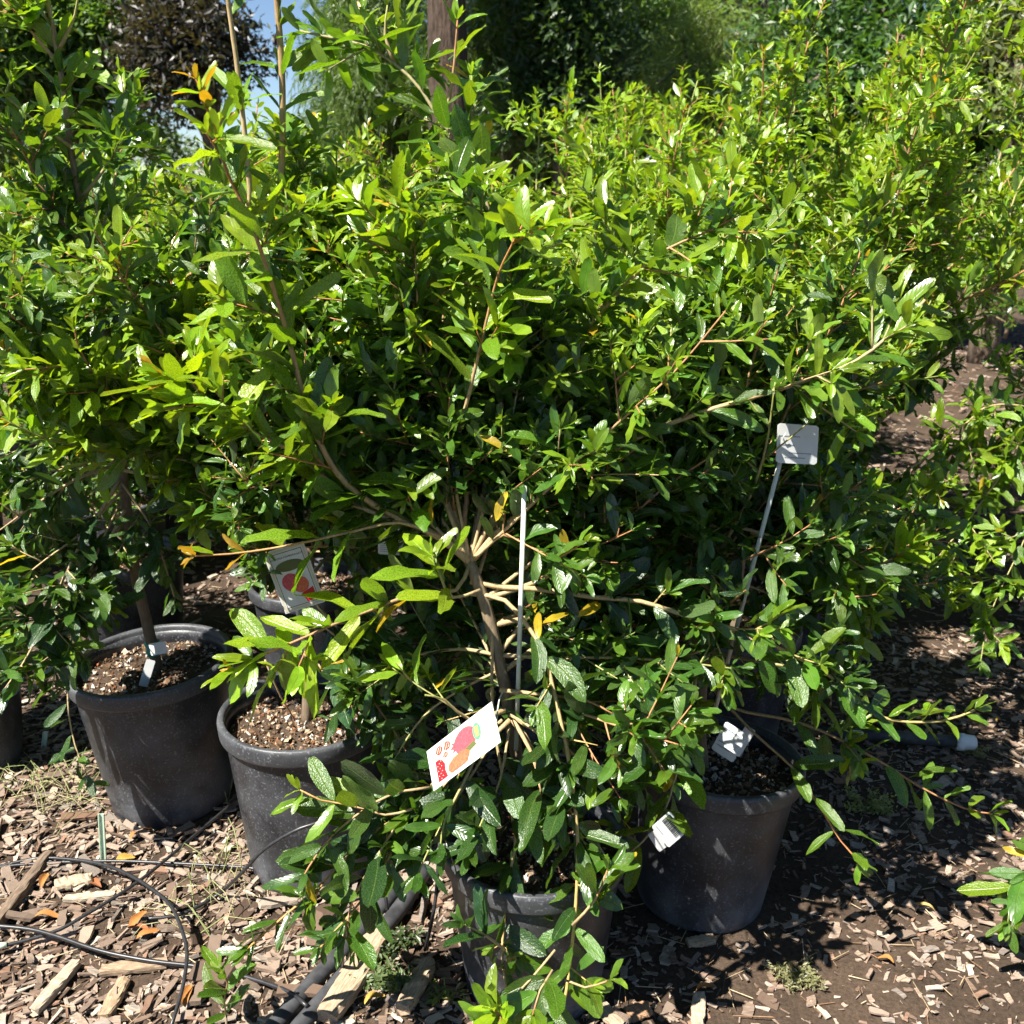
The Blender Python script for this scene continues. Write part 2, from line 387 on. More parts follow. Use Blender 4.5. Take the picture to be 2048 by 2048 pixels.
class Plant:
    def __init__(s, base, seed):
        s.base = Vector(base); s.rs = random.Random(seed); s.np = np.random.default_rng(seed)
        s.branches = []          # Tubes objects; 0 is the trunk
        s.P = []; s.D = []; s.O = []; s.S = []; s.Y = []; s.K = []
    def leaf(s, p, d, out, size, yf, kind=0):
        s.P.append(p[:]); s.D.append(d[:]); s.O.append(out[:]); s.S.append(size); s.Y.append(yf); s.K.append(kind)
    def trunk(s, pts, r0, r1, sides=8):
        t = Tubes(); P = spline(pts, 0.04); n = len(P)
        t.tube(P, [r0 + (r1 - r0) * i / (n - 1) for i in range(n)], [lerp3(GREY_BARK, (0.24, 0.18, 0.11), i / n) for i in range(n)], sides, wob=0.07)
        s.branches.append(t); return P
    def shoot(s, pts, r0=0.004, r1=0.0012, y0=0.2, y1=0.9, leaf=0.056, gap=0.026, bare=0.08, twig_p=0.45, twig=0.12,
              tip=0.0, own=True, tube=None, sides=6, c0=TAN, c1=None, spur=0.25, depth=0):
        rs = s.rs
        P = spline(pts, 0.025); n = len(P)
        if depth and (opened(P[-1], rs) or opened(P[n // 2], rs)): return P
        if c1 is None: c1 = GREEN_STEM if rs.random() < 0.55 else RED_STEM
        if tube is None: tube = Tubes()
        tube.tube(P, [r0 + (r1 - r0) * (i / (n - 1)) ** 0.8 for i in range(n)], [lerp3(c0, c1, (i / (n - 1)) ** 1.5) for i in range(n)], sides)
        if own: s.branches.append(tube)
        L = 0; nxt = bare * rs.uniform(0.6, 1.4); tot = sum((P[i + 1] - P[i]).length for i in range(n - 1))
        phase = rs.uniform(0, math.pi)
        for i in range(n - 1):
            seg = P[i + 1] - P[i]; sl = seg.length
            if sl < 1e-6: continue
            d = seg / sl; u, w = frame_for(d)
            while L + sl >= nxt:
                p = P[i] + d * (nxt - L); t = nxt / tot
                yf = y0 + (y1 - y0) * t
                phase += math.pi / 2 + rs.uniform(-0.3, 0.3)
                a = u * math.cos(phase) + w * math.sin(phase)
                sz = leaf * (1.12 - 0.55 * max(0, (t - 0.72)) / 0.28) * (0.75 + 0.35 * min(1, t * 4))
                if depth == 0 and rs.random() < spur:
                    for q in range(rs.randint(2, 4)):
                        b = u * math.cos(rs.uniform(0, 6.28)) + w * math.sin(rs.uniform(0, 6.28))
                        s.leaf(p, d, b, sz * rs.uniform(0.45, 0.9), yf * rs.uniform(0.6, 1.1))
                for sg in (-1, 1):
                    if rs.random() < 0.9:
                        s.leaf(p, d, a * sg, sz * rs.uniform(0.8, 1.2), yf + rs.uniform(-0.12, 0.12), 1 if (tip and t > 1 - tip) else 0)
                    if twig and depth < 2 and t < 0.93 and rs.random() < twig_p * (0.5 if depth else 1):
                        tl = twig * rs.uniform(0.4, 1.5) * (1 - 0.45 * t)
                        td = (d * rs.uniform(0.4, 0.9) + a * sg * 0.9 + Vector((0, 0, rs.uniform(-0.1, 0.45)))).normalized()
                        bend = Vector((rs.uniform(-.25, .25), rs.uniform(-.25, .25), rs.uniform(-0.25, .35)))
                        s.shoot([p, p + td * tl * 0.5 + bend * tl * 0.12, p + td * tl + bend * tl * 0.4], r0=0.0017, r1=0.0008, y0=min(1, yf + 0.05),
                                y1=min(1.0, yf + 0.3), leaf=leaf * 0.84, gap=gap * 0.70, bare=0.015, twig_p=0.28, twig=tl * 0.45,
                                own=False, tube=tube, sides=4, c0=lerp3(c0, c1, .6), c1=c1, depth=depth + 1)
                nxt += gap * rs.uniform(0.75, 1.3) * (1 - 0.45 * max(0, t - 0.75) / 0.25)
            L += sl
        d = (P[-1] - P[-2]).normalized()
        u, w = frame_for(d)
        for q in range(4):                                   # tuft at the tip
            ph = q * 1.6 + phase
            s.leaf(P[-1], d, (u * math.cos(ph) + w * math.sin(ph)) * 0.5, leaf * rs.uniform(0.32, 0.6), min(1, y1 + 0.1), 1 if tip else 0)
        return P
    def wander(s, p, d, length, up=0.10, noise=0.10, step=0.09):
        rs = s.rs; pts = [Vector(p)]; d = Vector(d).normalized(); n = max(2, int(length / step))
        for i in range(n):
            d = (d + Vector((rs.gauss(0, noise), rs.gauss(0, noise), rs.gauss(0, noise) + up))).normalized()
            pts.append(pts[-1] + d * (length / n))
        return pts
    def fill(s, node, n, lo=0.4, hi=0.8, spread=(0.25, 1.0), az=None, up=0.10, y0=0.15, y1=0.8, z_max=None, **kw):
        rs = s.rs
        for i in range(n):
            a = rs.uniform(0, 6.28) if az is None else rs.uniform(*az)
            inc = rs.uniform(*spread)
            d = Vector((math.sin(inc) * math.cos(a), math.sin(inc) * math.sin(a), math.cos(inc)))
            p = node[rs.randrange(max(0, len(node) - 8), len(node))] if isinstance(node, list) else node
            pts = s.wander(p, d, rs.uniform(lo, hi), up=up)
            s.shoot(pts, r0=rs.uniform(0.003, 0.0048), y0=y0 + rs.uniform(-.1, .1), y1=min(1, y1 + rs.uniform(-.2, .15)), **kw)
    # ---- leaf frames, all at once
    def finish(s):
        r = s.np; n = len(s.P)
        P = np.array(s.P); D = np.array(s.D); O = np.array(s.O); S = np.array(s.S); Y = np.clip(np.array(s.Y), 0, 1); K = np.array(s.K)
        g = r.normal(0, 1, (n, 3))
        X = D * r.uniform(0.25, 1.05, (n, 1)) + O * r.uniform(0.6, 1.0, (n, 1)) + g * 0.20 + np.array((0, 0, 1)) * r.uniform(-0.18, 0.30, (n, 1))
        X /= np.linalg.norm(X, axis=1, keepdims=True)
        up = np.array((0, 0, 0.85)) + np.array(SUN) * 0.55 + r.normal(0, 0.42, (n, 3)) + D * 0.25
        Z = up - X * np.sum(up * X, 1, keepdims=True); Z /= np.linalg.norm(Z, axis=1, keepdims=True)
        Yv = np.cross(Z, X)
        wsc = r.uniform(0.82, 1.18, n)
        s.R = np.stack([X, Yv * wsc[:, None], Z], -1) * S[:, None, None]
        s.pos = P + X * (S * 0.04)[:, None]
        t = Y[:, None]
        C = np.where(t < 0.5, MATURE + (MID - MATURE) * (t / 0.5), MID + (YOUNG - MID) * ((t - 0.5) / 0.5))
        C = C * r.uniform(0.72, 1.28, (n, 1)) * np.stack([r.uniform(0.85, 1.2, n), np.ones(n), r.uniform(0.7, 1.3, n)], -1)
        yl = (r.random(n) < 0.008) | (K == 2)
        C[yl] = YELLOW * r.uniform(0.5, 1.1, (yl.sum(), 1))
        og = (K == 1) & (r.random(n) < 0.55)
        C[og] = ORANGE * r.uniform(0.6, 1.15, (og.sum(), 1)) + YOUNG * 0.25
        S[og] *= 0.62; s.R[og] *= 0.62; S[yl] *= 0.8; s.R[yl] *= 0.8
        s.C = C; s.var = r.integers(0, NVAR, n); s.size = S; s.n = n
    def joined(s, mask, T, origin, mat=None):
        Vs = []; UVs = []; Fs = []; Cs = []; off = 0
        for k in range(NVAR):
            m = mask & (s.var == k)
            cnt = int(m.sum())
            if not cnt: continue
            V, UV, F = T[k]
            W = np.einsum('nij,vj->nvi', s.R[m], V) + s.pos[m][:, None, :] - np.array(origin)
            Vs.append(W.reshape(-1, 3)); UVs.append(np.tile(UV, (cnt, 1)))
            Fs.append((F[None] + (np.arange(cnt) * len(V))[:, None, None] + off).reshape(-1, 4))
            Cs.append(np.repeat(s.C[m], len(V), 0)); off += cnt * len(V)
        return np_mesh('foliage', np.concatenate(Vs), np.concatenate(Fs), mat or M_LEAF, np.concatenate(UVs), np.concatenate(Cs))
    def emit(s, name, label, cat, group=None, n_leaves=300, T=T_MID, score=None, far=False):
        root = empty(name, s.base); tag(root, label, cat, group)
        if far:
            m = Tubes()
            for t in s.branches[1:]:
                o = len(m.V); m.V += t.V; m.C += t.C
                m.F4 += [tuple(i + o for i in f) for f in t.F4]; m.F3 += [tuple(i + o for i in f) for f in t.F3]
            tag(link('branches', m.mesh('branches', M_STEM, s.base), root), kind='stuff')
        for i, t in enumerate(s.branches[:1] if far else s.branches):
            link('trunk' if i == 0 else 'branch', t.mesh('trunk' if i == 0 else 'branch', M_STEM, s.base), root)
        pick = np.zeros(s.n, bool)
        if n_leaves and score is not None:
            order = np.argsort(-score)[:n_leaves]; order = order[score[order] > 0]
            pick[order] = True
            for i in order:
                o = bpy.data.objects.new('leaf', LEAF_MESH[s.var[i]]); col.objects.link(o); o.parent = root
                M = Matrix(s.R[i].tolist()).to_4x4(); M.translation = Vector(s.pos[i].tolist()) - s.base
                o.matrix_local = M; o.color = (*[float(c) for c in s.C[i]], 1)
        if (~pick).any():
            f = link('foliage', s.joined(~pick, T, s.base, M_BLOCK if far else None), root); tag(f, kind='stuff')
        return root

def view_scores(plants):
    """how large each leaf shows in the photograph: projected size, discounted by what stands in front"""
    pos = np.concatenate([p.pos + p.R[:, :, 0] * 0.5 for p in plants]); size = np.concatenate([p.size for p in plants])
    own = np.concatenate([np.full(p.n, i) for i, p in enumerate(plants)])
    d = pos - np.array((0, 0, CAM_H)); dep = d[:, 1] * CP - d[:, 2] * SP; upv = d[:, 1] * SP + d[:, 2] * CP
    dep = np.maximum(dep, 0.05)
    px = 1024 + 2048 * d[:, 0] / dep; py = 1024 - 2048 * upv / dep
    inside = (px > 8) & (px < 2040) & (py > 8) & (py < 2040)
    cell = (np.clip(px, 0, 2047) // 28).astype(int) * 100 + (np.clip(py, 0, 2047) // 28).astype(int)
    order = np.lexsort((dep, cell)); rank = np.empty(len(dep), int)
    cs = cell[order]; first = np.r_[0, np.flatnonzero(np.diff(cs)) + 1]
    st = np.zeros(len(cs), int); st[first] = first; st = np.maximum.accumulate(st)
    rank[order] = np.arange(len(cs)) - st
    sc = np.where(inside, size / dep * 2048 / (1 + 0.9 * rank), 0)
    return [sc[own == i] for i in range(len(plants))]

# ------------------------------------------------------------------ pots
def lathe(prof, seg, name, mat, oval=(1, 1)):
    V = []; n = len(prof)
    for k in range(seg):
        a = 2 * math.pi * k / seg
        for r, z in prof: V.append((r * math.cos(a) * oval[0], r * math.sin(a) * oval[1], z))
    id_ = np.arange(seg * n).reshape(seg, n); nx = np.roll(id_, -1, 0)
    F = np.stack([id_[:, :-1], nx[:, :-1], nx[:, 1:], id_[:, 1:]], -1).reshape(-1, 4)
    return np_mesh(name, np.array(V), F, mat)
POT_H, POT_R = 0.30, 0.155
def pot_meshes(h, R):
    rb = R * 0.755; rw = R * 0.935; zr = h - 0.030
    wall = lathe([(0.002, 0.004), (rb - 0.014, 0.004), (rb - 0.012, 0.0), (rb - 0.004, 0.001), (rb, 0.008), (rb + (rw - rb) * 0.12, 0.035), (rb + (rw - rb) * 0.5, zr * 0.5), (rw, zr),
                  (rw + 0.0005, h - 0.012), (rw - 0.004, h - 0.012), (rw - 0.004, zr), (rb - 0.002, 0.02), (0.002, 0.02)], 72, 'pot_wall', M_POT)
    rim = lathe([(rw + 0.001, zr - 0.002), (R - 0.001, zr - 0.003), (R, zr), (R + 0.0015, h - 0.008), (R, h - 0.0015), (R - 0.003, h),
                 (rw + 0.002, h), (rw - 0.001, h - 0.002), (rw - 0.0025, h - 0.006), (rw - 0.003, h - 0.030)], 72, 'rim', M_RIM)
    return wall, rim
def soil_mesh(R, seed):
    r = np.random.default_rng(seed); V = [(0, 0, 0.010)]; nr, ns = 9, 36
    for i in range(1, nr + 1):
        for k in range(ns):
            a = 2 * math.pi * k / ns; q = R * i / nr
            V.append((q * math.cos(a), q * math.sin(a), (0.012 * (1 - i / nr) + r.normal(0, 0.0025)) if i < nr else 0))
    F3 = [(0, 1 + k, 1 + (k + 1) % ns) for k in range(ns)]; F4 = []
    for i in range(nr - 1):
        for k in range(ns):
            a = 1 + i * ns + k; b = 1 + i * ns + (k + 1) % ns
            F4.append((a, a + ns, b + ns, b))
    return np_mesh('soil', np.array(V), [np.array(F3), np.array(F4)], M_SOIL)
def rock_template(seed):
    r = np.random.default_rng(seed)
    V = np.array([(1, 0, 0), (-1, 0, 0), (0, 1, 0), (0, -1, 0), (0, 0, 1), (0, 0, -1)], float) * r.uniform(0.5, 1.2, (6, 1)) + r.normal(0, 0.15, (6, 3))
    F = np.array([(0, 2, 4), (2, 1, 4), (1, 3, 4), (3, 0, 4), (2, 0, 5), (1, 2, 5), (3, 1, 5), (0, 3, 5)])
    return V, F
ROCKS = [rock_template(i) for i in range(6)]
def rand_rot(n, r, flat=1.0):
    """rotations: yaw free, tilt limited by flat (0 flat .. 1 free)"""
    yaw = r.uniform(0, 2 * math.pi, n); tx = r.normal(0, 1, n) * flat; ty = r.normal(0, 1, n) * flat
    cz, sz = np.cos(yaw), np.sin(yaw); cx, sx = np.cos(tx), np.sin(tx); cy, sy = np.cos(ty), np.sin(ty)
    Rz = np.zeros((n, 3, 3)); Rz[:, 0, 0] = cz; Rz[:, 0, 1] = -sz; Rz[:, 1, 0] = sz; Rz[:, 1, 1] = cz; Rz[:, 2, 2] = 1
    Rx = np.zeros((n, 3, 3)); Rx[:, 0, 0] = 1; Rx[:, 1, 1] = cx; Rx[:, 1, 2] = -sx; Rx[:, 2, 1] = sx; Rx[:, 2, 2] = cx
    Ry = np.zeros((n, 3, 3)); Ry[:, 1, 1] = 1; Ry[:, 0, 0] = cy; Ry[:, 0, 2] = sy; Ry[:, 2, 0] = -sy; Ry[:, 2, 2] = cy
    return Rz @ Rx @ Ry
def scatter_mesh(name, temps, pos, R, var, C, mat, smooth=False):
    Vs = []; Fs = []; Cs = []; off = 0
    for k, (V, F) in enumerate(temps):
        m = var == k; c = int(m.sum())
        if not c: continue
        W = np.einsum('nij,vj->nvi', R[m], V) + pos[m][:, None]
        Vs.append(W.reshape(-1, 3)); Fs.append((F[None] + (np.arange(c) * len(V))[:, None, None] + off).reshape(-1, F.shape[1]))
        Cs.append(np.repeat(C[m], len(V), 0)); off += c * len(V)
    return np_mesh(name, np.concatenate(Vs), np.concatenate(Fs), mat, C=np.concatenate(Cs), smooth=smooth)
def crumbs_mesh(R, n, seed, pale=False):
    r = np.random.default_rng(seed)
    q = R * np.sqrt(r.random(n)) * 0.985; a = r.uniform(0, 6.28, n)
    pos = np.stack([q * np.cos(a), q * np.sin(a), 0.013 * (1 - q / R) + r.uniform(0, 0.004, n)], -1)
    sz = np.exp(r.normal(-5.5, 0.45, n)); Rm = rand_rot(n, r, 0.8) * sz[:, None, None] * np.stack([np.ones(n), r.uniform(.5, 1, n), r.uniform(.4, .8, n)], -1)[:, None, :]
    pal = np.array([(0.10, 0.06, 0.035), (0.20, 0.125, 0.075), (0.34, 0.25, 0.17), (0.55, 0.50, 0.44), (0.22, 0.09, 0.04)])
    C = pal[r.choice(5, n, p=(.12, .2, .4, .24, .04) if pale else (0.26, 0.28, 0.24, 0.14, 0.08))] * r.uniform(0.7, 1.2, (n, 1))
    return scatter_mesh('soil_crumbs', ROCKS, pos, Rm, r.integers(0, 6, n), C, M_CRUMB)
def make_pot(h, R, seed):
    root = empty('nursery_pot', (0, 0, 0))
    wall, rim = pot_meshes(h, R)
    link('pot_wall', wall, root); link('rim', rim, root)
    rs = R * 0.915; zs = h - 0.040
    so = link('soil', soil_mesh(rs, seed), root, (0, 0, zs))
    cr = link('soil_crumbs', crumbs_mesh(rs, 1300, seed, seed == 23), so); tag(cr, kind='stuff')
    return root

pots = {}
# pot centres, height, radius
POTS = {'A': (-0.735, 1.93, 0.335, 0.166), 'B': (-0.388, 1.705, 0.335, 0.157), 'C': (0.036, 1.395, 0.285, 0.149), 'D': (0.350, 1.610, 0.30, 0.154)}
P_LAB = {'A': 'black plastic nursery pot holding the tall shrub with teal-taped trunk, leaf shadows across its wall',
         'B': 'dusty black nursery pot with a bare open rim and a reddish soil clod',
         'C': 'black nursery pot with yellow-stemmed shoots hanging over its rim, red fruit tag above',
         'D': 'black nursery pot with white tags standing on its pale pebbly soil'}
for i, (k, (x, y, h, R)) in enumerate(POTS.items()):
    p = make_pot(h, R, 20 + i); p.location = (x, y, gh(x, y) - 0.004)
    tag(p, P_LAB[k], 'pot', 'pots of the front row'); pots[k] = p
pots['D'].rotation_euler = (math.radians(-2), math.radians(4), 0)
pots['A'].rotation_euler = (0, math.radians(-3), 0.4)

# ------------------------------------------------------------------ the shrubs of the front row (built after their shoots are laid out)
def path(lst, y0, y1=None):
    """photo positions with a distance that runs from y0 to y1"""
    y1 = y0 if y1 is None else y1; n = len(lst)
    return [at(x, y, y0 + (y1 - y0) * i / (n - 1)) for i, (x, y) in enumerate(lst)]
front = []
def soil_top(k):
    x, y, h, R = POTS[k]; return Vector((x, y, gh(x, y) + h - 0.034))

# --- shrub A: tall, left
a0 = soil_top('A'); A = Plant(a0, 11)
trA = A.trunk([a0 - Vector((0, 0, .03)), at(290, 1230, 1.92), at(268, 1130, 1.92), at(243, 930, 1.91), at(217, 700, 1.90), at(199, 580, 1.9)], 0.0125, 0.008)
tp = trA[-1]
A.shoot([tp, at(174, 471, 1.9), at(145, 319, 1.89), at(127, 181, 1.88), at(109, 72, 1.88), at(92, -20, 1.88), at(80, -130, 1.9)], r0=0.008, r1=0.003, y0=0.25, y1=0.8, c0=GREY_BARK, c1=TAN,
        leaf=0.062, gap=0.036, bare=0.03, twig_p=0.36, twig=0.14, spur=0.4)
A.shoot(path([(185, 520), (150, 470), (100, 420), (60, 330), (20, 250)], 1.88, 1.8), r0=0.006, y0=0.1, y1=0.55, c0=GREY_BARK, twig_p=0.45, twig=0.12)
A.shoot(path([(205, 640), (140, 560), (70, 500), (0, 470)], 1.9, 1.8), r0=0.005, y0=0.05, y1=0.4, c0=GREY_BARK, twig_p=0.6)
A.shoot(path([(160, 400), (200, 350), (235, 300), (260, 255)], 1.88, 1.85), y0=0.15, y1=0.6, twig_p=0.5)
A.shoot(path([(150, 300), (80, 250), (20, 200), (-40, 130)], 1.88, 1.8), y0=0.25, y1=0.7, twig_p=0.6)
A.shoot(path([(120, 130), (60, 60), (10, 0)], 1.88, 1.84), y0=0.3, y1=0.7, twig_p=0.6)
A.shoot(path([(118, 100), (150, 30), (160, -40)], 1.88, 1.86), y0=0.3, y1=0.75, twig_p=0.3)
A.shoot(path([(240, 960), (190, 1040), (140, 1130), (95, 1230), (50, 1320), (0, 1390)], 1.88, 1.62), r0=0.004, y0=0.02, y1=0.12, leaf=0.066, twig_p=0.35, twig=0.10, c1=TAN)
A.shoot(path([(230, 930), (150, 960), (70, 1010), (0, 1060)], 1.88, 1.7), r0=0.004, y0=0.02, y1=0.2, twig_p=0.4, c1=TAN)
A.shoot(path([(250, 1020), (200, 1120), (160, 1250), (140, 1340), (136, 1410), (150, 1490), (180, 1565)], 1.86, 1.70), r0=0.0035, y0=0.03, y1=0.25, leaf=0.06, twig_p=0.25, twig=0.08, c1=TAN)
A.shoot(path([(245, 940), (330, 960), (400, 1000), (440, 1060)], 1.9, 1.8), y0=0.05, y1=0.2, twig_p=0.4)
for q_, yb in (([(240, 900), (160, 930), (80, 950), (10, 990)], 1.75), ([(245, 980), (170, 1060), (90, 1120), (15, 1180)], 1.72), ([(242, 1000), (205, 1080), (165, 1180), (120, 1280), (105, 1380)], 1.68), ([(235, 860), (150, 850), (60, 890), (-10, 920)], 1.78),
              ([(248, 1040), (180, 1150), (100, 1190), (30, 1250)], 1.70), ([(240, 960), (300, 1050), (330, 1130), (350, 1200)], 1.80)):
    A.shoot(path(q_, 1.89, yb), r0=.003, y0=.02, y1=.18, leaf=.060, gap=.026, twig_p=.30, twig=.09, c1=TAN)
A.fill(trA[8:], 11, 0.30, 0.55, (0.7, 1.45), up=0.01, y0=0.03, y1=0.22, twig_p=0.45, leaf=.048)
A.fill(trA[-6:], 3, 0.35, 0.6, (0.3, 0.9), up=0.08, y0=0.15, y1=0.7, twig_p=0.4)
front.append(A)

# --- shrub B: second pot
b0 = soil_top('B'); B = Plant(b0, 12)
trB = B.trunk([b0 - Vector((0, 0, .03)), at(618, 1250, 1.74), at(605, 1130, 1.75), at(590, 1020, 1.76), at(560, 940, 1.76)], 0.010, 0.006)
B.shoot(path([(590, 1020), (470, 950), (330, 912), (200, 897), (100, 880), (20, 845)], 1.76, 1.55), r0=0.0035, y0=0.5, y1=0.95, leaf=0.066, twig_p=0.40, twig=0.12, tip=0.05)
B.shoot(path([(560, 950), (420, 900), (310, 870), (250, 815), (203, 770), (160, 700), (150, 660)], 1.74, 1.56), y0=0.55, y1=1.0, leaf=0.075, twig_p=0.35, twig=0.10)
B.shoot(path([(480, 930), (300, 840), (160, 790), (60, 740), (10, 700)], 1.72, 1.58), y0=0.5, y1=0.95, leaf=0.07, twig_p=0.3, tip=0.05)
B.shoot(path([(540, 990), (430, 960), (391, 905), (384, 825), (362, 727), (352, 650), (342, 560)], 1.74, 1.62), y0=0.35, y1=0.9, leaf=0.068, twig_p=0.3, twig=0.09, tip=0.10)
B.shoot(path([(560, 950), (470, 850), (400, 740), (340, 640), (320, 560)], 1.78, 1.75), y0=0.3, y1=0.85, twig_p=0.35)
B.shoot(path([(560, 940), (540, 780), (500, 600), (480, 450), (500, 398), (478, 163), (456, 0), (450, -80)], 1.74, 1.66), r0=0.006, r1=0.0035, y0=0.25, y1=0.7, c1=TAN, leaf=0.062, gap=0.058, twig_p=0.12, twig=0.09)
B.shoot(path([(580, 950), (570, 700), (562, 453), (565, 181), (554, 0), (550, -90)], 1.74, 1.68), r0=0.007, r1=0.0048, y0=0.3, y1=0.7, c0=TAN, c1=(0.34, 0.22, 0.10), leaf=0.066, gap=0.062, twig_p=0.10, twig=0.08)
B.shoot(path([(530, 1320), (560, 1390), (590, 1440)], 1.62, 1.66), r0=0.002, y0=0.4, y1=0.5, leaf=0.035, twig_p=0, bare=0.1)
B.shoot(path([(610, 1180), (660, 1240), (720, 1300), (760, 1380), (790, 1440)], 1.72, 1.60), y0=0.03, y1=0.15, leaf=0.07, twig_p=0.3)
B.shoot(path([(615, 1230), (690, 1290), (700, 1350), (745, 1400), (800, 1480), (830, 1540)], 1.70, 1.50), r0=0.0022, y0=0.03, y1=0.12, leaf=0.064, twig_p=0.12, c0=TAN, c1=RED_STEM)
B.shoot(path([(620, 1300), (650, 1350), (680, 1400), (660, 1440)], 1.68, 1.60), r0=0.002, y0=0.02, y1=0.05, leaf=0.075, gap=0.02, twig_p=0.0)
B.fill(trB[6:], 14, 0.30, 0.55, (0.5, 1.4), up=0.02, y0=0.04, y1=0.35, twig_p=0.45, leaf=.048)
B.fill(trB[-5:], 10, 0.4, 0.70, (0.1, 0.6), up=0.10, y0=0.25, y1=0.85, twig_p=0.5, leaf=.048)
front.append(B)

# --- shrub C: centre, in the nearest pot
c0 = soil_top('C'); C = Plant(c0, 13)
nodeC = at(940, 1125, 1.43)
trC = C.trunk([c0 - Vector((0, 0, .03)), at(1022, 1440, 1.40), at(996, 1310, 1.41), at(968, 1200, 1.42), nodeC], 0.0115, 0.0085)
C.shoot([nodeC] + path([(880, 1075), (795, 1035), (720, 990), (670, 940), (620, 838), (578, 680), (551, 590), (498, 435), (456, 350), (424, 244), (392, 159)], 1.44, 1.30), r0=0.0062, r1=0.0016, y0=0.35, y1=1.0,
        c0=TAN, c1=(0.40, 0.15, 0.05), leaf=0.074, gap=0.036, twig_p=0.26, twig=0.10, tip=0.16, bare=0.12, spur=0.3)
C.shoot([nodeC] + path([(927, 1060), (934, 975), (914, 880), (870, 770), (800, 690), (735, 600), (690, 520)], 1.45, 1.55), r0=0.0055, y0=0.1, y1=0.55, twig_p=0.4, twig=0.15, c0=(0.28, 0.19, 0.10))
C.shoot(path([(914, 880), (940, 780), (962, 688), (988, 579), (1006, 525), (1046, 448)], 1.45, 1.36), r0=0.0038, y0=0.45, y1=1.0, leaf=0.078, gap=0.038, c1=(0.42, 0.16, 0.04), twig_p=0.2, tip=0.10)
C.shoot(path([(880, 790), (850, 740), (839, 688), (834, 580), (828, 470), (815, 395)], 1.48, 1.46), r0=0.0032, y0=0.45, y1=0.95, leaf=0.064, c1=(0.40, 0.17, 0.05), twig_p=0.2, tip=0.15)
C.shoot([nodeC] + path([(1000, 1060), (1070, 1000), (1140, 955), (1259, 882), (1402, 825), (1565, 777), (1710, 723), (1800, 650), (1850, 600)], 1.44, 1.46), r0=0.0055, r1=0.002, y0=0.1, y1=0.55, c0=TAN, c1=TAN,
        leaf=0.064, gap=0.034, twig_p=0.4, twig=0.13)
C.shoot([nodeC - Vector((0, 0, .03))] + path([(1010, 1175), (1075, 1178), (1187, 1194), (1281, 1203), (1380, 1234), (1493, 1266), (1600, 1318), (1660, 1352), (1710, 1402), (1783, 1440), (1884, 1442), (1950, 1420)], 1.42, 1.36), r0=0.0046, r1=0.0017,
        y0=0.05, y1=0.55, c0=TAN, c1=(0.38, 0.30, 0.10), leaf=0.060, gap=0.036, bare=0.15, twig_p=0.25, twig=0.09)
C.shoot([nodeC - Vector((0, 0, .05))] + path([(1010, 1201), (1060, 1259), (1089, 1310), (1107, 1380), (1123, 1450), (1141, 1542), (1155, 1674), (1152, 1803), (1142, 1907), (1132, 1985), (1115, 2050)], 1.40, 1.17), r0=0.0036, r1=0.0022,
        y0=0.06, y1=0.42, c0=TAN, c1=(0.52, 0.36, 0.10), leaf=0.062, gap=0.031, bare=0.10, twig_p=0.20, twig=0.07)
C.shoot(path([(985, 1260), (985, 1420), (1003, 1540), (1031, 1674), (1021, 1739), (1005, 1881), (1008, 1946), (1018, 2005), (1030, 2040)], 1.41, 1.16), r0=0.003, r1=0.0018, y0=0.03, y1=0.3, c0=TAN, c1=(0.45, 0.30, 0.11),
        leaf=0.056, gap=0.032, twig_p=0.2, twig=0.07)
C.shoot([nodeC] + path([(912, 1180), (825, 1190), (752, 1216), (669, 1248), (622, 1269), (524, 1311), (465, 1339)], 1.40, 1.30), r0=0.0036, r1=0.0013, y0=0.75, y1=1.0, leaf=0.080, gap=0.036, c0=(0.30, 0.24, 0.11), c1=(0.42, 0.17, 0.08),
        twig_p=0.10, twig=0.07, tip=0.05)
C.shoot(path([(960, 1180), (905, 1195), (880, 1150), (865, 1110)], 1.37, 1.30), r0=0.0026, y0=0.8, y1=1.0, leaf=0.075, gap=0.026, bare=0.06, twig_p=0.0)
C.shoot(path([(880, 1075), (800, 1045), (700, 1064), (620, 1082), (543, 1097), (460, 1108), (385, 1112)], 1.43, 1.34), r0=0.003, r1=0.0012, y0=0.65, y1=1.0, leaf=0.076, gap=0.044, bare=0.10, c1=(0.42, 0.20, 0.06), twig_p=0.12, tip=0.22)
C.shoot(path([(800, 1045), (690, 1000), (652, 955), (590, 905), (514, 868), (420, 810), (362, 778), (308, 738)], 1.43, 1.38), r0=0.0042, y0=0.5, y1=1.0, leaf=0.074, c1=(0.40, 0.20, 0.08), twig_p=0.25, tip=0.10)
C.shoot(path([(1005, 1440), (930, 1505), (863, 1569)], 1.40, 1.37) + path([(824, 1618), (731, 1675), (653, 1759), (536, 1860), (495, 1898)], 1.34, 1.20), r0=0.003, r1=0.0014, y0=0.08, y1=0.35, leaf=0.062, gap=0.027, c0=TAN, c1=(0.50, 0.25, 0.06), twig_p=0.12, twig=0.06)
C.shoot(path([(1005, 1450), (920, 1540), (840, 1620)], 1.40, 1.34) + path([(774, 1720), (728, 1795), (681, 1850), (640, 1895)], 1.29, 1.18), r0=0.003, r1=0.0014, y0=0.05, y1=0.3, leaf=0.062, gap=0.025, c0=TAN, c1=(0.48, 0.28, 0.10), twig_p=0.15, twig=0.06)
C.shoot(path([(824, 1618), (770, 1630), (700, 1610), (640, 1600), (600, 1580)], 1.29, 1.26), r0=0.002, y0=0.4, y1=0.8, leaf=0.060, gap=0.028, twig_p=0.05, c1=(0.48, 0.25, 0.08))
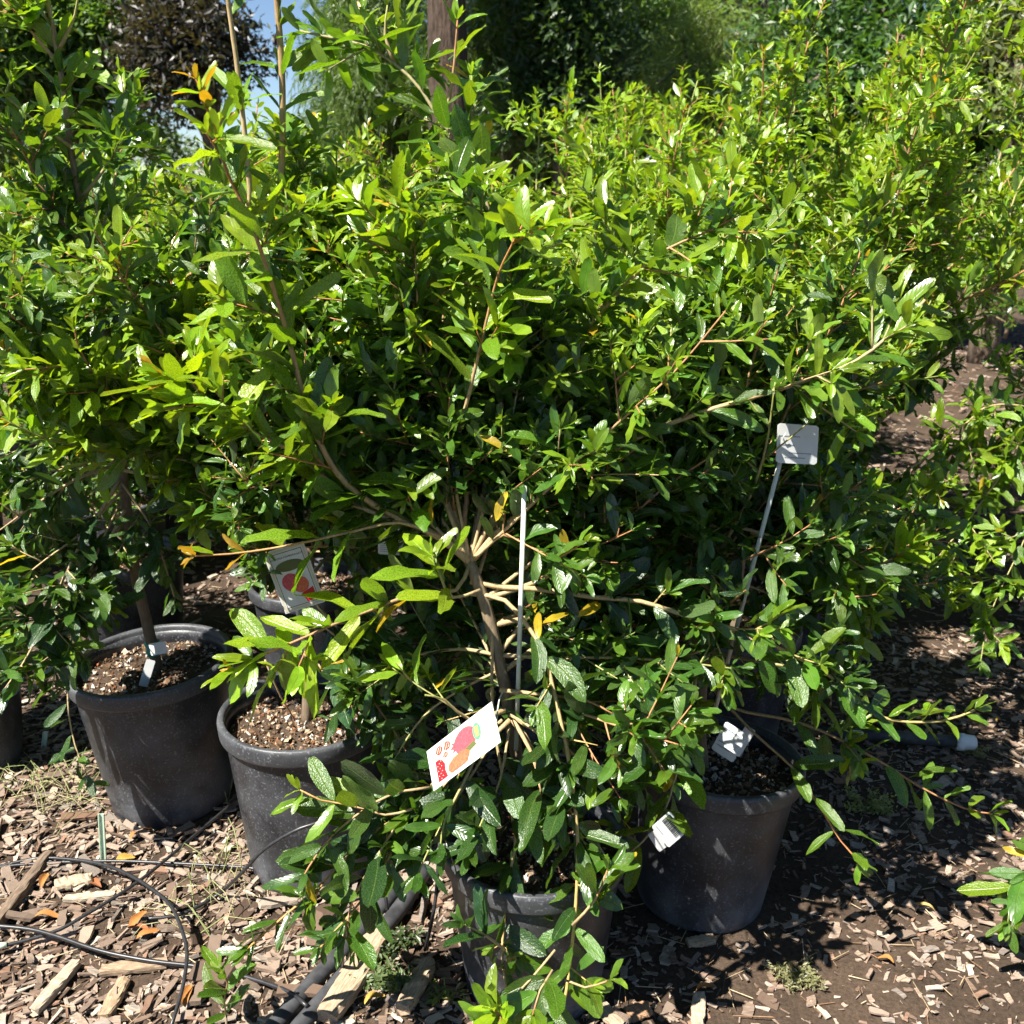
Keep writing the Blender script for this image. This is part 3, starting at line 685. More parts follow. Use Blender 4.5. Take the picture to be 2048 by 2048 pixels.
C.shoot(path([(1110, 1900), (1060, 1960), (1010, 2010), (960, 2060)], 1.19, 1.10), r0=0.002, y0=0.3, y1=0.75, leaf=0.064, gap=0.018, twig_p=0.2)
C.shoot(path([(1105, 1940), (1080, 1980), (1065, 2030)], 1.17, 1.12), r0=.0018, y0=.4, y1=.7, leaf=.068, gap=.022, bare=.01, twig_p=0)
C.shoot(path([(1130, 1960), (1170, 1975), (1220, 1960)], 1.18, 1.15), r0=0.0018, y0=0.2, y1=0.5, leaf=0.066, gap=0.03, twig_p=0.0)
for q_, ya, yb, a_, b_ in (([(1010, 1440), (950, 1540), (900, 1620), (862, 1690), (835, 1750)], 1.38, 1.24, .03, .15), ([(1020, 1450), (1000, 1560), (965, 1640), (935, 1710)], 1.37, 1.23, .03, .2), ([(1040, 1450), (1100, 1560), (1135, 1640), (1190, 1710)], 1.37, 1.26, .04, .3),
                          ([(860, 1575), (780, 1590), (700, 1640), (640, 1700), (600, 1765)], 1.33, 1.22, .05, .3), ([(800, 1640), (750, 1720), (705, 1800), (690, 1875)], 1.30, 1.20, .05, .2), ([(1020, 1430), (1080, 1470), (1130, 1560), (1110, 1650)], 1.36, 1.25, .03, .15),
                          ([(1000, 1340), (920, 1380), (850, 1430), (800, 1500), (770, 1560)], 1.42, 1.36, .03, .2), ([(1145, 1850), (1190, 1800), (1215, 1740)], 1.2, 1.2, .2, .5), ([(1010, 1900), (970, 1870), (930, 1850)], 1.2, 1.18, .03, .1)):
    C.shoot(path(q_, ya, yb), r0=.0024, y0=a_, y1=b_, leaf=.070, gap=.030, bare=.05, twig_p=.06, twig=.07)
# bright old-wood sprays about the tag and over the rim
C.shoot(path([(1010, 1420), (940, 1440), (890, 1400), (850, 1390)], 1.36, 1.30), y0=0.3, y1=0.7, leaf=0.06, gap=0.024, twig_p=0.1)
C.shoot(path([(1020, 1440), (960, 1500), (930, 1560), (890, 1640), (880, 1700)], 1.36, 1.24), y0=0.05, y1=0.2, leaf=0.068, gap=0.030, twig_p=0.06)
C.shoot(path([(1025, 1440), (1060, 1500), (1080, 1580), (1060, 1660)], 1.36, 1.26), y0=0.05, y1=0.25, leaf=0.068, gap=0.032, twig_p=0.06)
C.shoot(path([(1030, 1440), (1110, 1480), (1180, 1540), (1220, 1600)], 1.37, 1.32), y0=0.03, y1=0.2, leaf=0.068, gap=0.032, twig_p=0.06)
C.shoot(path([(1000, 1380), (1090, 1390), (1170, 1400), (1230, 1430)], 1.38, 1.32), y0=0.03, y1=0.12, leaf=0.070, gap=0.034, twig_p=0.08)
C.shoot([nodeC] + path([(990, 1040), (1040, 930), (1110, 800), (1190, 640), (1245, 540), (1265, 440)], 1.46, 1.52), r0=0.005, y0=0.1, y1=0.6, c0=TAN, twig_p=0.4, twig=0.15)
C.shoot(path([(1190, 640), (1260, 560), (1330, 500), (1400, 470), (1480, 430)], 1.50, 1.48), y0=0.25, y1=0.7, twig_p=0.3)
C.shoot([nodeC] + path([(960, 1030), (985, 900), (1010, 760), (1040, 640), (1010, 520), (980, 431), (955, 344), (934, 290), (886, 250), (843, 181), (789, 127), (727, 91), (660, 75), (600, 62)], 1.46, 1.66), r0=0.006, r1=0.0018, y0=0.1, y1=0.55,
        leaf=0.068, gap=0.034, c0=(0.26, 0.19, 0.11), c1=(0.26, 0.24, 0.10), twig_p=0.35, twig=0.13)
C.shoot(path([(789, 127), (770, 70), (775, 10)], 1.64, 1.64), y0=0.45, y1=0.7, leaf=0.055, twig_p=0.0)
C.shoot(path([(886, 250), (905, 160), (912, 80), (915, 40)], 1.62, 1.6), y0=0.5, y1=0.85, leaf=0.05, gap=0.04, twig_p=0.0)
C.fill(trC[4:], 13, 0.25, 0.45, (0.8, 1.75), az=(-0.5, 2.9), up=-0.03, y0=0.02, y1=0.15, twig_p=0.4, leaf=.052)
for (px_, py_, y_) in ((868, 985, 1.40), (975, 1015, 1.39), (1125, 1055, 1.40), (1140, 1225, 1.36), (955, 870, 1.42), (1078, 1222, 1.36), (1015, 980, 1.41), (1200, 1205, 1.36)):
    C.leaf(at(px_, py_, y_), Vector((.3, 0, -.6)).normalized(), Vector((random.uniform(-1, 1), -.4, random.uniform(-.6, .2))).normalized(), .058, .5, 2)
C.fill([nodeC], 16, 0.35, 0.62, (0.15, 1.2), az=(-.2, 3.4), up=0.06, y0=0.06, y1=0.5, twig_p=0.45, leaf=.048)
front.append(C)

# --- shrub D: right pot
d0 = soil_top('D'); D = Plant(d0, 14)
trD = D.trunk([d0 - Vector((0, 0, .03)), at(1402, 1440, 1.61), at(1412, 1300, 1.62), at(1418, 1180, 1.63), at(1421, 1006, 1.64)], 0.009, 0.006)
D.shoot(path([(1421, 1006), (1440, 850), (1450, 700), (1480, 560), (1500, 430)], 1.64, 1.75), r0=0.005, y0=0.1, y1=0.6, twig_p=0.5, twig=0.16)
D.shoot(path([(1410, 1290), (1395, 1340), (1386, 1398), (1378, 1468), (1355, 1540), (1329, 1620), (1285, 1683), (1220, 1735), (1190, 1760)], 1.55, 1.36), r0=0.0032, r1=0.0016, y0=0.35, y1=0.75, leaf=0.062, gap=0.034, c0=TAN, c1=(0.34, 0.30, 0.14), twig_p=0.2, twig=0.06)
D.shoot(path([(1412, 1330), (1450, 1410), (1492, 1424), (1588, 1442), (1667, 1473), (1764, 1525), (1837, 1572), (1927, 1616), (1985, 1628)], 1.58, 1.46), r0=0.0033, r1=0.0014, y0=0.15, y1=0.7, leaf=0.060, gap=0.042, bare=0.15, c0=(0.25, 0.2, 0.1), twig_p=0.12, twig=0.07)
D.shoot(path([(1410, 1360), (1472, 1429), (1510, 1468), (1562, 1514), (1588, 1538), (1619, 1582), (1648, 1627), (1681, 1681), (1720, 1725)], 1.58, 1.42), r0=0.003, r1=0.0014, y0=0.05, y1=0.55, leaf=0.062, gap=0.05, bare=0.25, c0=(0.25, 0.2, 0.1), c1=(0.45, 0.18, 0.06), twig_p=0.0)
D.shoot(path([(1420, 1080), (1480, 1060), (1560, 1090), (1640, 1150), (1760, 1130), (1830, 1080)], 1.62, 1.55), y0=0.15, y1=0.75, leaf=0.062, twig_p=0.35, twig=0.11)
D.shoot(path([(1420, 1050), (1500, 1060), (1620, 1110), (1690, 1190), (1750, 1230)], 1.60, 1.50), y0=0.2, y1=0.6, leaf=0.062, twig_p=0.3)
D.shoot(path([(1420, 1040), (1350, 980), (1290, 900), (1250, 800)], 1.64, 1.65), y0=0.05, y1=0.4, twig_p=0.45)
D.shoot(path([(1420, 1040), (1500, 900), (1570, 760), (1620, 640)], 1.66, 1.75), y0=0.1, y1=0.5, twig_p=0.5)
D.shoot(path([(1415, 1230), (1330, 1280), (1270, 1330), (1240, 1390)], 1.62, 1.50), y0=0.03, y1=0.2, leaf=0.064, twig_p=0.3)
for q_, ya, yb, a_, b_ in (([(1405, 1340), (1340, 1400), (1295, 1480), (1255, 1570)], 1.56, 1.42, .05, .25), ([(1410, 1300), (1310, 1330), (1230, 1380)], 1.58, 1.45, .03, .2), ([(1420, 1150), (1330, 1190), (1260, 1260), (1200, 1330)], 1.60, 1.5, .03, .15),
                          ([(1420, 1200), (1500, 1240), (1560, 1300), (1600, 1380)], 1.6, 1.5, .1, .4), ([(1420, 1150), (1520, 1180), (1620, 1240), (1700, 1300)], 1.6, 1.52, .1, .5)):
    D.shoot(path(q_, ya, yb), r0=.0024, y0=a_, y1=b_, leaf=.058, gap=.024, bare=.04, twig_p=.25, twig=.08)
D.fill(trD[4:], 18, 0.25, 0.48, (0.8, 1.75), up=-0.03, y0=0.03, y1=0.2, twig_p=0.4, leaf=.050)
D.fill(trD[-5:], 14, 0.35, 0.6, (0.2, 1.1), up=0.06, y0=0.06, y1=0.5, twig_p=0.5, leaf=.046)
front.append(D)

# --- second row and the aisle side: one plant each
pot_proto = {}
def row_plant(x, y, seed, h=1.0, n=12, y0=0.2, y1=0.75, lean=(0, 0), spread=(0.05, 0.72), low=8, twig_p=0.42, tl=0.12, leaf=.046, gap=.027):
    z = gh(x, y) + POT_H - 0.034
    p = Plant((x, y, z), seed); rs = p.rs
    th = rs.uniform(0.30, 0.42)
    tr = p.trunk([Vector((x, y, z - .03)), Vector((x + rs.uniform(-.02, .02), y + rs.uniform(-.02, .02), z + th * .5)), Vector((x + lean[0] * .2, y + lean[1] * .2, z + th))], 0.011, 0.007)
    for i in range(int(n * 1.45)):
        a = rs.uniform(0, 6.28); inc = rs.uniform(*spread)
        d = Vector((math.sin(inc) * math.cos(a) + lean[0], math.sin(inc) * math.sin(a) + lean[1], math.cos(inc)))
        L = (h - th) * rs.uniform(0.6, 1.25) / max(0.65, math.cos(inc))
        p.shoot(p.wander(tr[rs.randrange(len(tr) // 2, len(tr))], d, L, up=0.085), r0=rs.uniform(.004, .006), r1=.0016, y0=y0 * rs.uniform(.5, 1.2), y1=y1 * rs.uniform(0.8, 1.15), twig_p=twig_p, twig=tl,
                leaf=leaf, gap=gap, tip=0.03 if rs.random() < .2 else 0)
    if low: p.fill(tr, low, 0.25, 0.5, (0.8, 1.5), up=0.0, y0=0.05, y1=0.35, twig_p=0.4, leaf=leaf)
    return p
ROW2 = [(-1.24, 2.04, 31, 0.80, 10, 0.15, 0.6, (0.0, 0)), (-1.05, 2.62, 32, 0.92, 13, 0.4, 1.0, (0, 0)), (-0.52, 2.45, 33, 0.86, 13, 0.4, 1.0, (0, 0)), (0.02, 2.25, 34, 0.88, 13, 0.3, 0.85, (0, 0)),
        (0.52, 2.20, 35, 0.95, 13, 0.25, 0.8, (0.1, 0)), (0.80, 2.66, 36, 1.20, 15, 0.3, 0.9, (0.04, 0)), (1.12, 3.35, 37, 1.40, 15, 0.35, 0.95, (0.04, 0)), (0.35, 2.75, 38, 1.18, 13, 0.35, 0.95, (0, 0)),
        (1.72, 2.55, 39, 0.85, 12, 0.3, 0.8, (-0.25, -0.1)), (2.15, 3.10, 40, 1.05, 13, 0.3, 0.8, (-0.2, 0))]
row2 = [row_plant(x, y, s, h, n, a, b, ln) for (x, y, s, h, n, a, b, ln) in ROW2]
# the aisle-side shrub: long arching shoots over the path
E = row2[8]; e0 = E.base + Vector((0, 0, 0.35))
E.shoot([e0] + path([(2030, 810), (1927, 850), (1855, 912), (1760, 980), (1674, 1038)], 2.45, 2.2), r0=0.004, y0=0.3, y1=0.8, twig_p=0.4, c0=TAN, c1=TAN)
E.shoot([e0] + path([(2090, 860), (2011, 941), (1935, 1042), (1866, 1129), (1830, 1200)], 2.4, 2.1), r0=0.004, y0=0.3, y1=0.8, twig_p=0.45, c0=TAN, c1=TAN)
E.shoot([e0] + path([(2100, 1000), (2040, 1100), (1980, 1230), (1960, 1330)], 2.3, 2.05), r0=0.003, y0=0.25, y1=0.6, twig_p=0.3)
# sprig reaching in from outside the frame, right
G = Plant((0.98, 1.42, gh(0.98, 1.42)), 41)
G.trunk([Vector((0.98, 1.42, -0.01)), Vector((0.96, 1.42, 0.10)), at(2130, 1640, 1.42)], 0.004, 0.003)
G.shoot(path([(2130, 1640), (2085, 1700), (2045, 1760), (2020, 1810), (2015, 1850)], 1.42, 1.36), r0=0.0022, y0=0.4, y1=0.6, leaf=0.062, gap=0.028, twig_p=0.0, bare=0.02)
# sprig at the foot of the frame
g2 = ground_at(452, 2085)
H = Plant((g2.x, g2.y, gh(g2.x, g2.y)), 42)
H.trunk([Vector((g2.x, g2.y, -0.01)), Vector((g2.x + .003, g2.y, 0.02)), at(452, 2030, g2.y)], 0.0022, 0.0018, 6)
H.shoot([at(452, 2030, g2.y), at(448, 2000, g2.y - .005), at(455, 1965, g2.y - 0.01), at(440, 1940, g2.y - .01)], r0=0.0016, y0=0.45, y1=0.6, leaf=0.055, gap=0.022, twig_p=0.0, bare=0.005)

every = front + row2 + [G, H]
def prune(p):
    c = p.pos + p.R[:, :, 0] * 0.55
    d_ = c - np.array((0, 0, CAM_H)); dp = np.maximum(d_[:, 1] * CP - d_[:, 2] * SP, .05); uv_ = d_[:, 1] * SP + d_[:, 2] * CP
    qx = 1024 + 2048 * d_[:, 0] / dp; qy = 1024 - 2048 * uv_ / dp
    keep = np.ones(p.n, bool); r_ = p.np.random(p.n)
    for (x0, y0, x1, y1, ymax, f) in OPEN: keep &= ~((qx > x0) & (qx < x1) & (qy > y0) & (qy < y1) & (c[:, 1] < ymax) & (r_ < f))
    for (q_, rad) in SUNNY:
        w_ = c - np.array(q_); t_ = w_ @ np.array(SUN); off_ = np.linalg.norm(w_ - t_[:, None] * np.array(SUN), axis=1)
        keep &= ~((t_ > 0.015) & (off_ < rad))
    p.pos, p.R, p.C, p.var, p.size = p.pos[keep], p.R[keep], p.C[keep], p.var[keep], p.size[keep]; p.n = int(keep.sum())
SUNNY = [(at(905, 1490, 1.32), .075), (at(940, 1450, 1.31), .06), (at(870, 1530, 1.32), .05), (at(1590, 870, 1.5), .03), (at(1470, 1480, 1.53), .03), (at(1330, 1680, 1.39), .035), (at(290, 1310, 1.86), .04), (at(520, 1420, 1.66), .06)]
for p in every: p.finish(); prune(p)
S = view_scores(every)
LAB = ['tall thin-trunked pomegranate shrub rising out of the pot with leaf-shadowed wall',
       'pomegranate shrub with two straight upright canes in the dusty pot with open rim',
       'pomegranate shrub with long orange-tipped shoots and hanging branches around the red fruit tag',
       'pomegranate shrub beside the leaning stake, low shoots reaching over bare soil']
roots = {}
for p, l, k, sc in zip(front, LAB, 'ABCD', S):
    roots[k] = p.emit('pomegranate_shrub', l, 'shrub', 'pomegranate shrubs of the front row', 300, T_MID, sc)
R2LAB = {1: 'pomegranate shrub of the second row behind the tall thin-trunked one', 2: 'pomegranate shrub of the second row behind the shrub with two upright canes',
         3: 'pomegranate shrub of the second row behind the shrub with orange-tipped shoots', 4: 'pomegranate shrub of the second row behind the leaning stake',
         5: 'taller pomegranate shrub of the second row bordering the aisle', 6: 'tallest pomegranate shrub at the aisle edge before the dark evergreen tree',
         7: 'pomegranate shrub wedged between the second row and the block behind', 0: 'shaded pomegranate shrub left of the tall thin-trunked one', 8: 'pomegranate shrub across the aisle, pale arching branches over the path',
         9: 'upright pomegranate shrub behind the arching one across the aisle'}
for i, p in enumerate(row2):
    p.emit('pomegranate_shrub', R2LAB.get(i, 'pomegranate shrub in the second row, behind the front pots'), 'shrub', 'pomegranate shrubs of the second row',
           190, T_LO, S[4 + i])
G.emit('pomegranate_sprout', 'small leafy sprout leaning over sunny bare soil near the aisle', 'sprout', None, 60, T_MID, S[-2])
H.emit('pomegranate_sprout', 'small bright green sprout in wood chips below the drip tubes', 'sprout', None, 60, T_MID, S[-1])

# ------------------------------------------------------------------ the block of stock behind: shared shapes
protos = []
for k in range(5):
    p = row_plant(0, 0, 60 + k, [0.86, 0.94, 1.0, 0.90, 0.97][k], 11, 0.45, 1.0, (0, 0), low=3, twig_p=0.36, gap=.031, leaf=.047)
    p.finish(); protos.append(p)
back_roots = []
def place_back(k, x, y, rz, sc, first):
    z = gh(x, y) + POT_H - 0.034
    if first:
        o = protos[k].emit('pomegranate_shrub', 'pomegranate shrub in the dense block behind the second row', 'shrub', 'pomegranate shrubs of the block behind', 0, T_XLO, far=True)
        # the shape was built about the origin's pot
    else: o = copy_tree(back_roots[k])
    o.location = (x, y, z); o.rotation_euler = (0, 0, rz); o.scale = (sc, sc, sc)
    return o
spots = []
rr = random.Random(5)
for r_, y in enumerate((3.05, 3.6, 4.2, 4.9, 5.7, 6.6, 7.6)):
    x = -0.62 * y + (0.25 if r_ % 2 else 0)
    lim = 0.30 * y + 0.15
    while x < lim:
        spots.append((x + rr.uniform(-.1, .1), y + rr.uniform(-.15, .15))); x += 0.55 + 0.04 * r_
for y in (3.9, 4.8, 5.8, 7.0):                      # beyond the aisle
    for x in (0.30 * y + 1.35, 0.30 * y + 2.0): spots.append((x + rr.uniform(-.1, .1), y))
for i, (x, y) in enumerate(spots):
    k = i % 5
    o = place_back(k, x, y, rr.uniform(0, 6.28), rr.uniform(0.94, 1.12) * (1.0 + 0.20 * min(1, max(0, (x / y - 0.02) / 0.12))), i < 5)
    if i < 5: back_roots.append(o)
# pots under every shrub behind
pp = make_pot(POT_H, POT_R, 77); first = True
for i, (x, y) in enumerate([(q[0], q[1]) for q in ROW2] + [s for s in spots if s[1] < 5.2]):
    o = pp if first else copy_tree(pp); first = False
    o.location = (x, y, gh(x, y) - 0.004); o.rotation_euler = (0, 0, i * 1.3)
    tag(o, 'black nursery pot half hidden under the shrubs behind the front row', 'pot', 'pots behind the front row')

# ------------------------------------------------------------------ trees beyond
def leaf_card(kind):
    if kind == 'needle': V = np.array([(0, -.03, 0), (1, 0, -.12), (0, .03, 0), (.5, 0, .02)]); F = np.array([(0, 1, 3), (3, 1, 2)])
    else: V = np.array([(0, 0, 0), (.5, -.2, .04), (1, 0, -.1), (.5, .2, .04)]); F = np.array([(0, 1, 2), (0, 2, 3)])
    return V, F
def tree(name, label, base, trunk_h, trunk_r, crown_c, crown_r, clumps, per, lsize, colr, kind='leaf', droop=0.0, seed=0, clump_r=0.45, bark=(0.20, 0.15, 0.11), cat='tree', lean=(0, 0), group='trees beyond the shrubs'):
    r = np.random.default_rng(seed); rp = random.Random(seed)
    root = empty(name, base); tag(root, label, cat, group)
    cc = np.array(crown_c) - np.array(base); cr = np.array(crown_r)
    d = r.normal(0, 1, (clumps, 3)); d /= np.linalg.norm(d, axis=1, keepdims=True)
    cen = cc + d * (r.random((clumps, 1)) ** 0.5) * cr
    tb = Tubes()
    top = Vector((lean[0], lean[1], trunk_h))
    tp_ = spline([Vector((0, 0, -.05)), top * 0.35 + Vector((rp.uniform(-.05, .05), 0, 0)), top * 0.7, top], 0.25)
    n = len(tp_)
    tb.tube(tp_, [trunk_r * (1.25 - 0.25 * min(1, i * 3 / n)) * (1 - 0.45 * i / n) for i in range(n)], [bark] * n, 14, wob=0.04)
    link('trunk', tb.mesh('trunk', M_BARK), root)
    lb = Tubes()
    for c in cen[: min(clumps, 26)]:
        c = Vector(c.tolist()); s0 = tp_[rp.randrange(n // 2, n)]
        q = spline([s0, s0.lerp(c, .5) + Vector((0, 0, .12)), c], 0.3)
        lb.tube(q, [trunk_r * 0.30 * (1 - 0.8 * i / len(q)) + 0.006 for i in range(len(q))], [bark] * len(q), 6, cap=False)
    link('limbs', lb.mesh('limbs', M_BARK), root)
    tot = clumps * per
    ci = np.repeat(np.arange(clumps), per)
    off = r.normal(0, 1, (tot, 3)); off /= np.linalg.norm(off, axis=1, keepdims=True); off *= (r.random((tot, 1)) ** 0.45) * clump_r * r.uniform(.6, 1.3, (clumps, 1))[ci]
    off[:, 2] *= 0.75 + droop
    off[:, 2] -= droop * r.random(tot) * clump_r
    pos = cen[ci] + off
    X = off / (np.linalg.norm(off, axis=1, keepdims=True) + 1e-6) * 0.6 + r.normal(0, .6, (tot, 3)) + np.array((0, 0, -1.6 * droop))
    X /= np.linalg.norm(X, axis=1, keepdims=True)
    up = np.array((0, 0, .7)) + np.array(SUN) * .5 + r.normal(0, .6, (tot, 3))
    Z = up - X * np.sum(up * X, 1, keepdims=True); Z /= np.linalg.norm(Z, axis=1, keepdims=True)
    sz = lsize * r.uniform(.6, 1.35, tot)
    R_ = np.stack([X, np.cross(Z, X), Z], -1) * sz[:, None, None]
    C_ = np.array(colr) * 1.35 * r.uniform(.65, 1.4, (tot, 1)) * r.uniform(.8, 1.25, (clumps, 1))[ci]
    me = scatter_mesh('crown', [leaf_card(kind)], pos, R_, np.zeros(tot, int), C_, M_FAR)
    cw = link('crown', me, root); tag(cw, kind='stuff')
    return root
# (photo x of trunk, distance) -> base on the ground
def tb(px, y): return (ray(px, 400).x / ray(px, 400).y * y, y, 0.0)
b = tb(920, 9.0)
tree('shade_tree', 'tall tree with thick grey brown trunk standing clear beyond the shrubs', b, 5.2, 0.20, (b[0], 9.4, 5.6), (2.6, 2.4, 1.2), 40, 500, 0.10, (0.05, 0.10, 0.02), seed=1, bark=(0.085, 0.058, 0.042), lean=(-0.12, 0.1))
b = tb(300, 9.5)
tree('broadleaf_tree', 'dark green leafy tree beyond the tall thin-trunked shrub', (b[0] - .6, 9.5, 0), 2.4, 0.12, (b[0] - .7, 9.5, 2.35), (1.05, .9, .85), 56, 520, 0.085, (0.055, 0.105, 0.018), seed=2, clump_r=.38)
b = tb(435, 8.6)
tree('purple_leaf_tree', 'round dark purple-leaved tree against the blue sky', b, 2.1, 0.09, (b[0] - .12, 8.6, 2.3), (.42, .5, .62), 26, 420, 0.07, (0.022, 0.018, 0.015), seed=3, clump_r=.28)
b = tb(700, 14)
tree('willow', 'wispy pale green weeping tree against blue sky', b, 3.6, 0.09, (b[0] + .1, 14, 3.1), (1.15, .8, 1.1), 14, 220, 0.16, (0.085, 0.13, 0.03), 'needle', droop=0.8, seed=4, clump_r=.5)
b = tb(780, 12)
tree('willow', 'denser weeping tree left of the thick trunk', b, 3.4, 0.1, (b[0], 12, 2.5), (.85, .8, 1.35), 60, 520, 0.13, (0.075, 0.125, 0.022), 'needle', droop=0.5, seed=5, clump_r=.42)
b = tb(1010, 11)
tree('bamboo_like_tree', 'fine-leaved sunlit tree right of the thick trunk', b, 3.2, 0.09, (b[0], 11, 2.5), (.7, .6, 1.2), 60, 520, 0.11, (0.080, 0.13, 0.018), 'needle', droop=0.3, seed=6, clump_r=.36)
b = tb(1130, 10)
tree('dark_conifer', 'dark green dense conifer behind the shrub tops', b, 3.6, 0.12, (b[0], 10, 2.5), (.62, .6, 1.3), 56, 480, 0.085, (0.030, 0.062, 0.015), seed=7, clump_r=.34)
b = tb(1390, 9.2)
tree('feathery_tree', 'sunlit yellow green feathery tree beside the dark conifer', b, 2.3, 0.07, (b[0], 9.2, 2.0), (.62, .5, .68), 40, 520, 0.075, (0.12, 0.17, 0.030), 'needle', droop=0.2, seed=8, clump_r=.30)
b = tb(1500, 13)
tree('weeping_conifer', 'grey blue weeping conifer hanging over the feathery tree', b, 4.8, 0.14, (b[0] - .2, 13, 4.1), (2.1, .8, 1.1), 60, 480, 0.17, (0.10, 0.13, 0.085), 'needle', droop=0.9, seed=9, clump_r=.5)
b = tb(1730, 8.2)
tree('evergreen_tree', 'dark glossy evergreen tree behind the aisle shrubs', b, 2.3, 0.11, (b[0] + .1, 8.2, 1.95), (1.25, .8, .95), 70, 520, 0.08, (0.030, 0.072, 0.012), seed=10, clump_r=.40)
b = tb(2010, 7.4)
tree('olive_tree', 'pale olive-leaved tree at the far side of the aisle', b, 2.3, 0.09, (b[0] + .35, 7.4, 1.9), (.72, .7, .95), 44, 440, 0.075, (0.085, 0.105, 0.040), seed=11, clump_r=.34)
b = tb(1275, 12)
tree('broadleaf_tree', 'mid green leafy tree between the dark conifer and the feathery one', b, 2.6, 0.1, (b[0], 12, 2.3), (1.0, .8, 1.1), 56, 480, 0.09, (0.06, 0.11, 0.02), seed=13, clump_r=.42)
b = tb(60, 11)
tree('broadleaf_tree', 'light green leafy tree behind the dark one on the shaded side', (b[0] - .8, 11, 0), 2.3, 0.1, (b[0] - .7, 11, 2.0), (1.0, .8, .8), 36, 400, 0.09, (0.07, 0.12, 0.02), seed=12, clump_r=.4)
for i, px in enumerate((150, 720, 950, 1250, 1600, 1900)):
    b = tb(px, 15.5 + (i % 2))
    tree('hedge_tree', 'low rounded hedge tree filling the view under the farther crowns', b, 1.4, 0.09, (b[0], b[1], 1.25), (1.9, .8, .75), 36, 380, 0.12, (0.05, 0.085, 0.02), seed=20 + i, clump_r=.5, group='hedge trees along the far edge')

# ------------------------------------------------------------------ mulch
def chip_template(seed, sides=5):
    r = np.random.default_rng(seed)
    n = 5
    top = []; bot = []
    xs = [-1, -0.35, 0.4, 1.0]
    up_ = [(x + r.uniform(-.14, .14), 0.5 + r.uniform(-.18, .15)) for x in xs]; dn = [(x + r.uniform(-.14, .14), -0.5 + r.uniform(-.15, .18)) for x in xs]
    V = []
    for (x, y) in up_: V.append((x, y, r.uniform(.28, .6)))
    for (x, y) in dn: V.append((x, y, r.uniform(.28, .6)))
    for (x, y) in up_: V.append((x + r.uniform(-.08, .08), y * r.uniform(.8, 1.1), -0.4))
    for (x, y) in dn: V.append((x + r.uniform(-.08, .08), y * r.uniform(.8, 1.1), -0.4))
    F = []
    for i in range(3):
        F += [(4 + i, 5 + i, 1 + i, i), (8 + i, 9 + i, 13 + i, 12 + i), (i, 1 + i, 9 + i, 8 + i), (12 + i, 13 + i, 5 + i, 4 + i)]
    F += [(0, 8, 12, 4), (7, 15, 11, 3)]
    return np.array(V, float) * np.array((0.5, 1, 1)), np.array(F)
CHIPS = [chip_template(i) for i in range(12)]
PAL = np.array([(0.285, 0.215, 0.165), (0.225, 0.165, 0.125), (0.165, 0.112, 0.082), (0.36, 0.295, 0.235), (0.09, 0.06, 0.043), (0.21, 0.175, 0.148), (0.23, 0.14, 0.095)])
def chip_set(n, xr, yr, lmin, lmax, seed, keep=None, power=2.2, asp=(.09, .42)):
    r = np.random.default_rng(seed)
    y = r.uniform(*yr, n); x = r.uniform(*xr, n)
    L = lmin + (lmax - lmin) * r.random(n) ** power
    if keep is not None:
        k = keep(x, y, r); x, y, L = x[k], y[k], L[k]; n = len(x)
    asp = asp[0] + asp[1] * r.random(n) ** 1.3; th = np.clip(L * r.uniform(.07, .2, n), .001, .009)
    R_ = rand_rot(n, r, 0.22) * np.stack([L, L * asp, th], -1)[:, None, :]
    pos = np.stack([x, y, gh(x, y) + th * .45 + r.random(n) ** 2 * 0.010 * np.clip(L / .03, .4, 1.5)], -1)
    C_ = PAL[r.choice(7, n, p=(.27, .24, .14, .13, .07, .1, .05))] * r.uniform(.75, 1.25, (n, 1))
    return pos, R_, r.integers(0, 12, n), C_, L
def keep_left(x, y, r):
    dens = np.clip(1.15 - np.clip((x - 0.05) / 0.35, 0, 1) * 0.8, 0.3, 1)
    patch = 0.5 + 0.5 * np.sin(3.1 * x + 1) * np.sin(2.6 * y + 0.5)
    right = np.clip((x - 0.40) / 0.3, 0, 1) * (0.45 + 0.75 * patch)
    inpot = np.zeros(len(x), bool)
    for (px_, py_, h_, R_) in POTS.values(): inpot |= np.hypot(x - px_, y - py_) < R_ * 0.80
    return (r.random(len(x)) < np.maximum(dens * (x < 0.6), right)) & ~inpot
sets = [chip_set(620, (-1.3, 0.1), (1.02, 2.2), 0.026, 0.080, 1, keep_left), chip_set(19000, (-1.4, 0.15), (0.95, 2.4), 0.006, 0.034, 2, keep_left),
        chip_set(5200, (0.1, 1.6), (0.98, 2.8), 0.010, 0.034, 3, keep_left, asp=(.22, .5)), chip_set(12000, (0.1, 1.9), (0.95, 2.8), 0.005, 0.024, 4, keep_left),
        chip_set(7000, (-1.5, 2.6), (2.3, 4.5), 0.012, 0.045, 5, None), chip_set(5000, (0.6, 5.0), (4.2, 9.0), 0.02, 0.07, 6, None)]
POS = np.concatenate([s[0] for s in sets]); RR = np.concatenate([s[1] for s in sets]); VA = np.concatenate([s[2] for s in sets]); CC = np.concatenate([s[3] for s in sets]); LL = np.concatenate([s[4] for s in sets])
d = POS - np.array((0, 0, CAM_H)); dep = d[:, 1] * CP - d[:, 2] * SP; upv = d[:, 1] * SP + d[:, 2] * CP
cpx = 1024 + 2048 * d[:, 0] / dep; cpy = 1024 - 2048 * upv / dep
score = np.where((cpx > 10) & (cpx < 2038) & (cpy > 10) & (cpy < 2038), LL / dep, 0)
score[(cpx > 820) & (cpx < 1500) & (cpy < 1850)] *= 0.2
big = np.argsort(-score)[:290]; mask = np.zeros(len(LL), bool); mask[big] = True
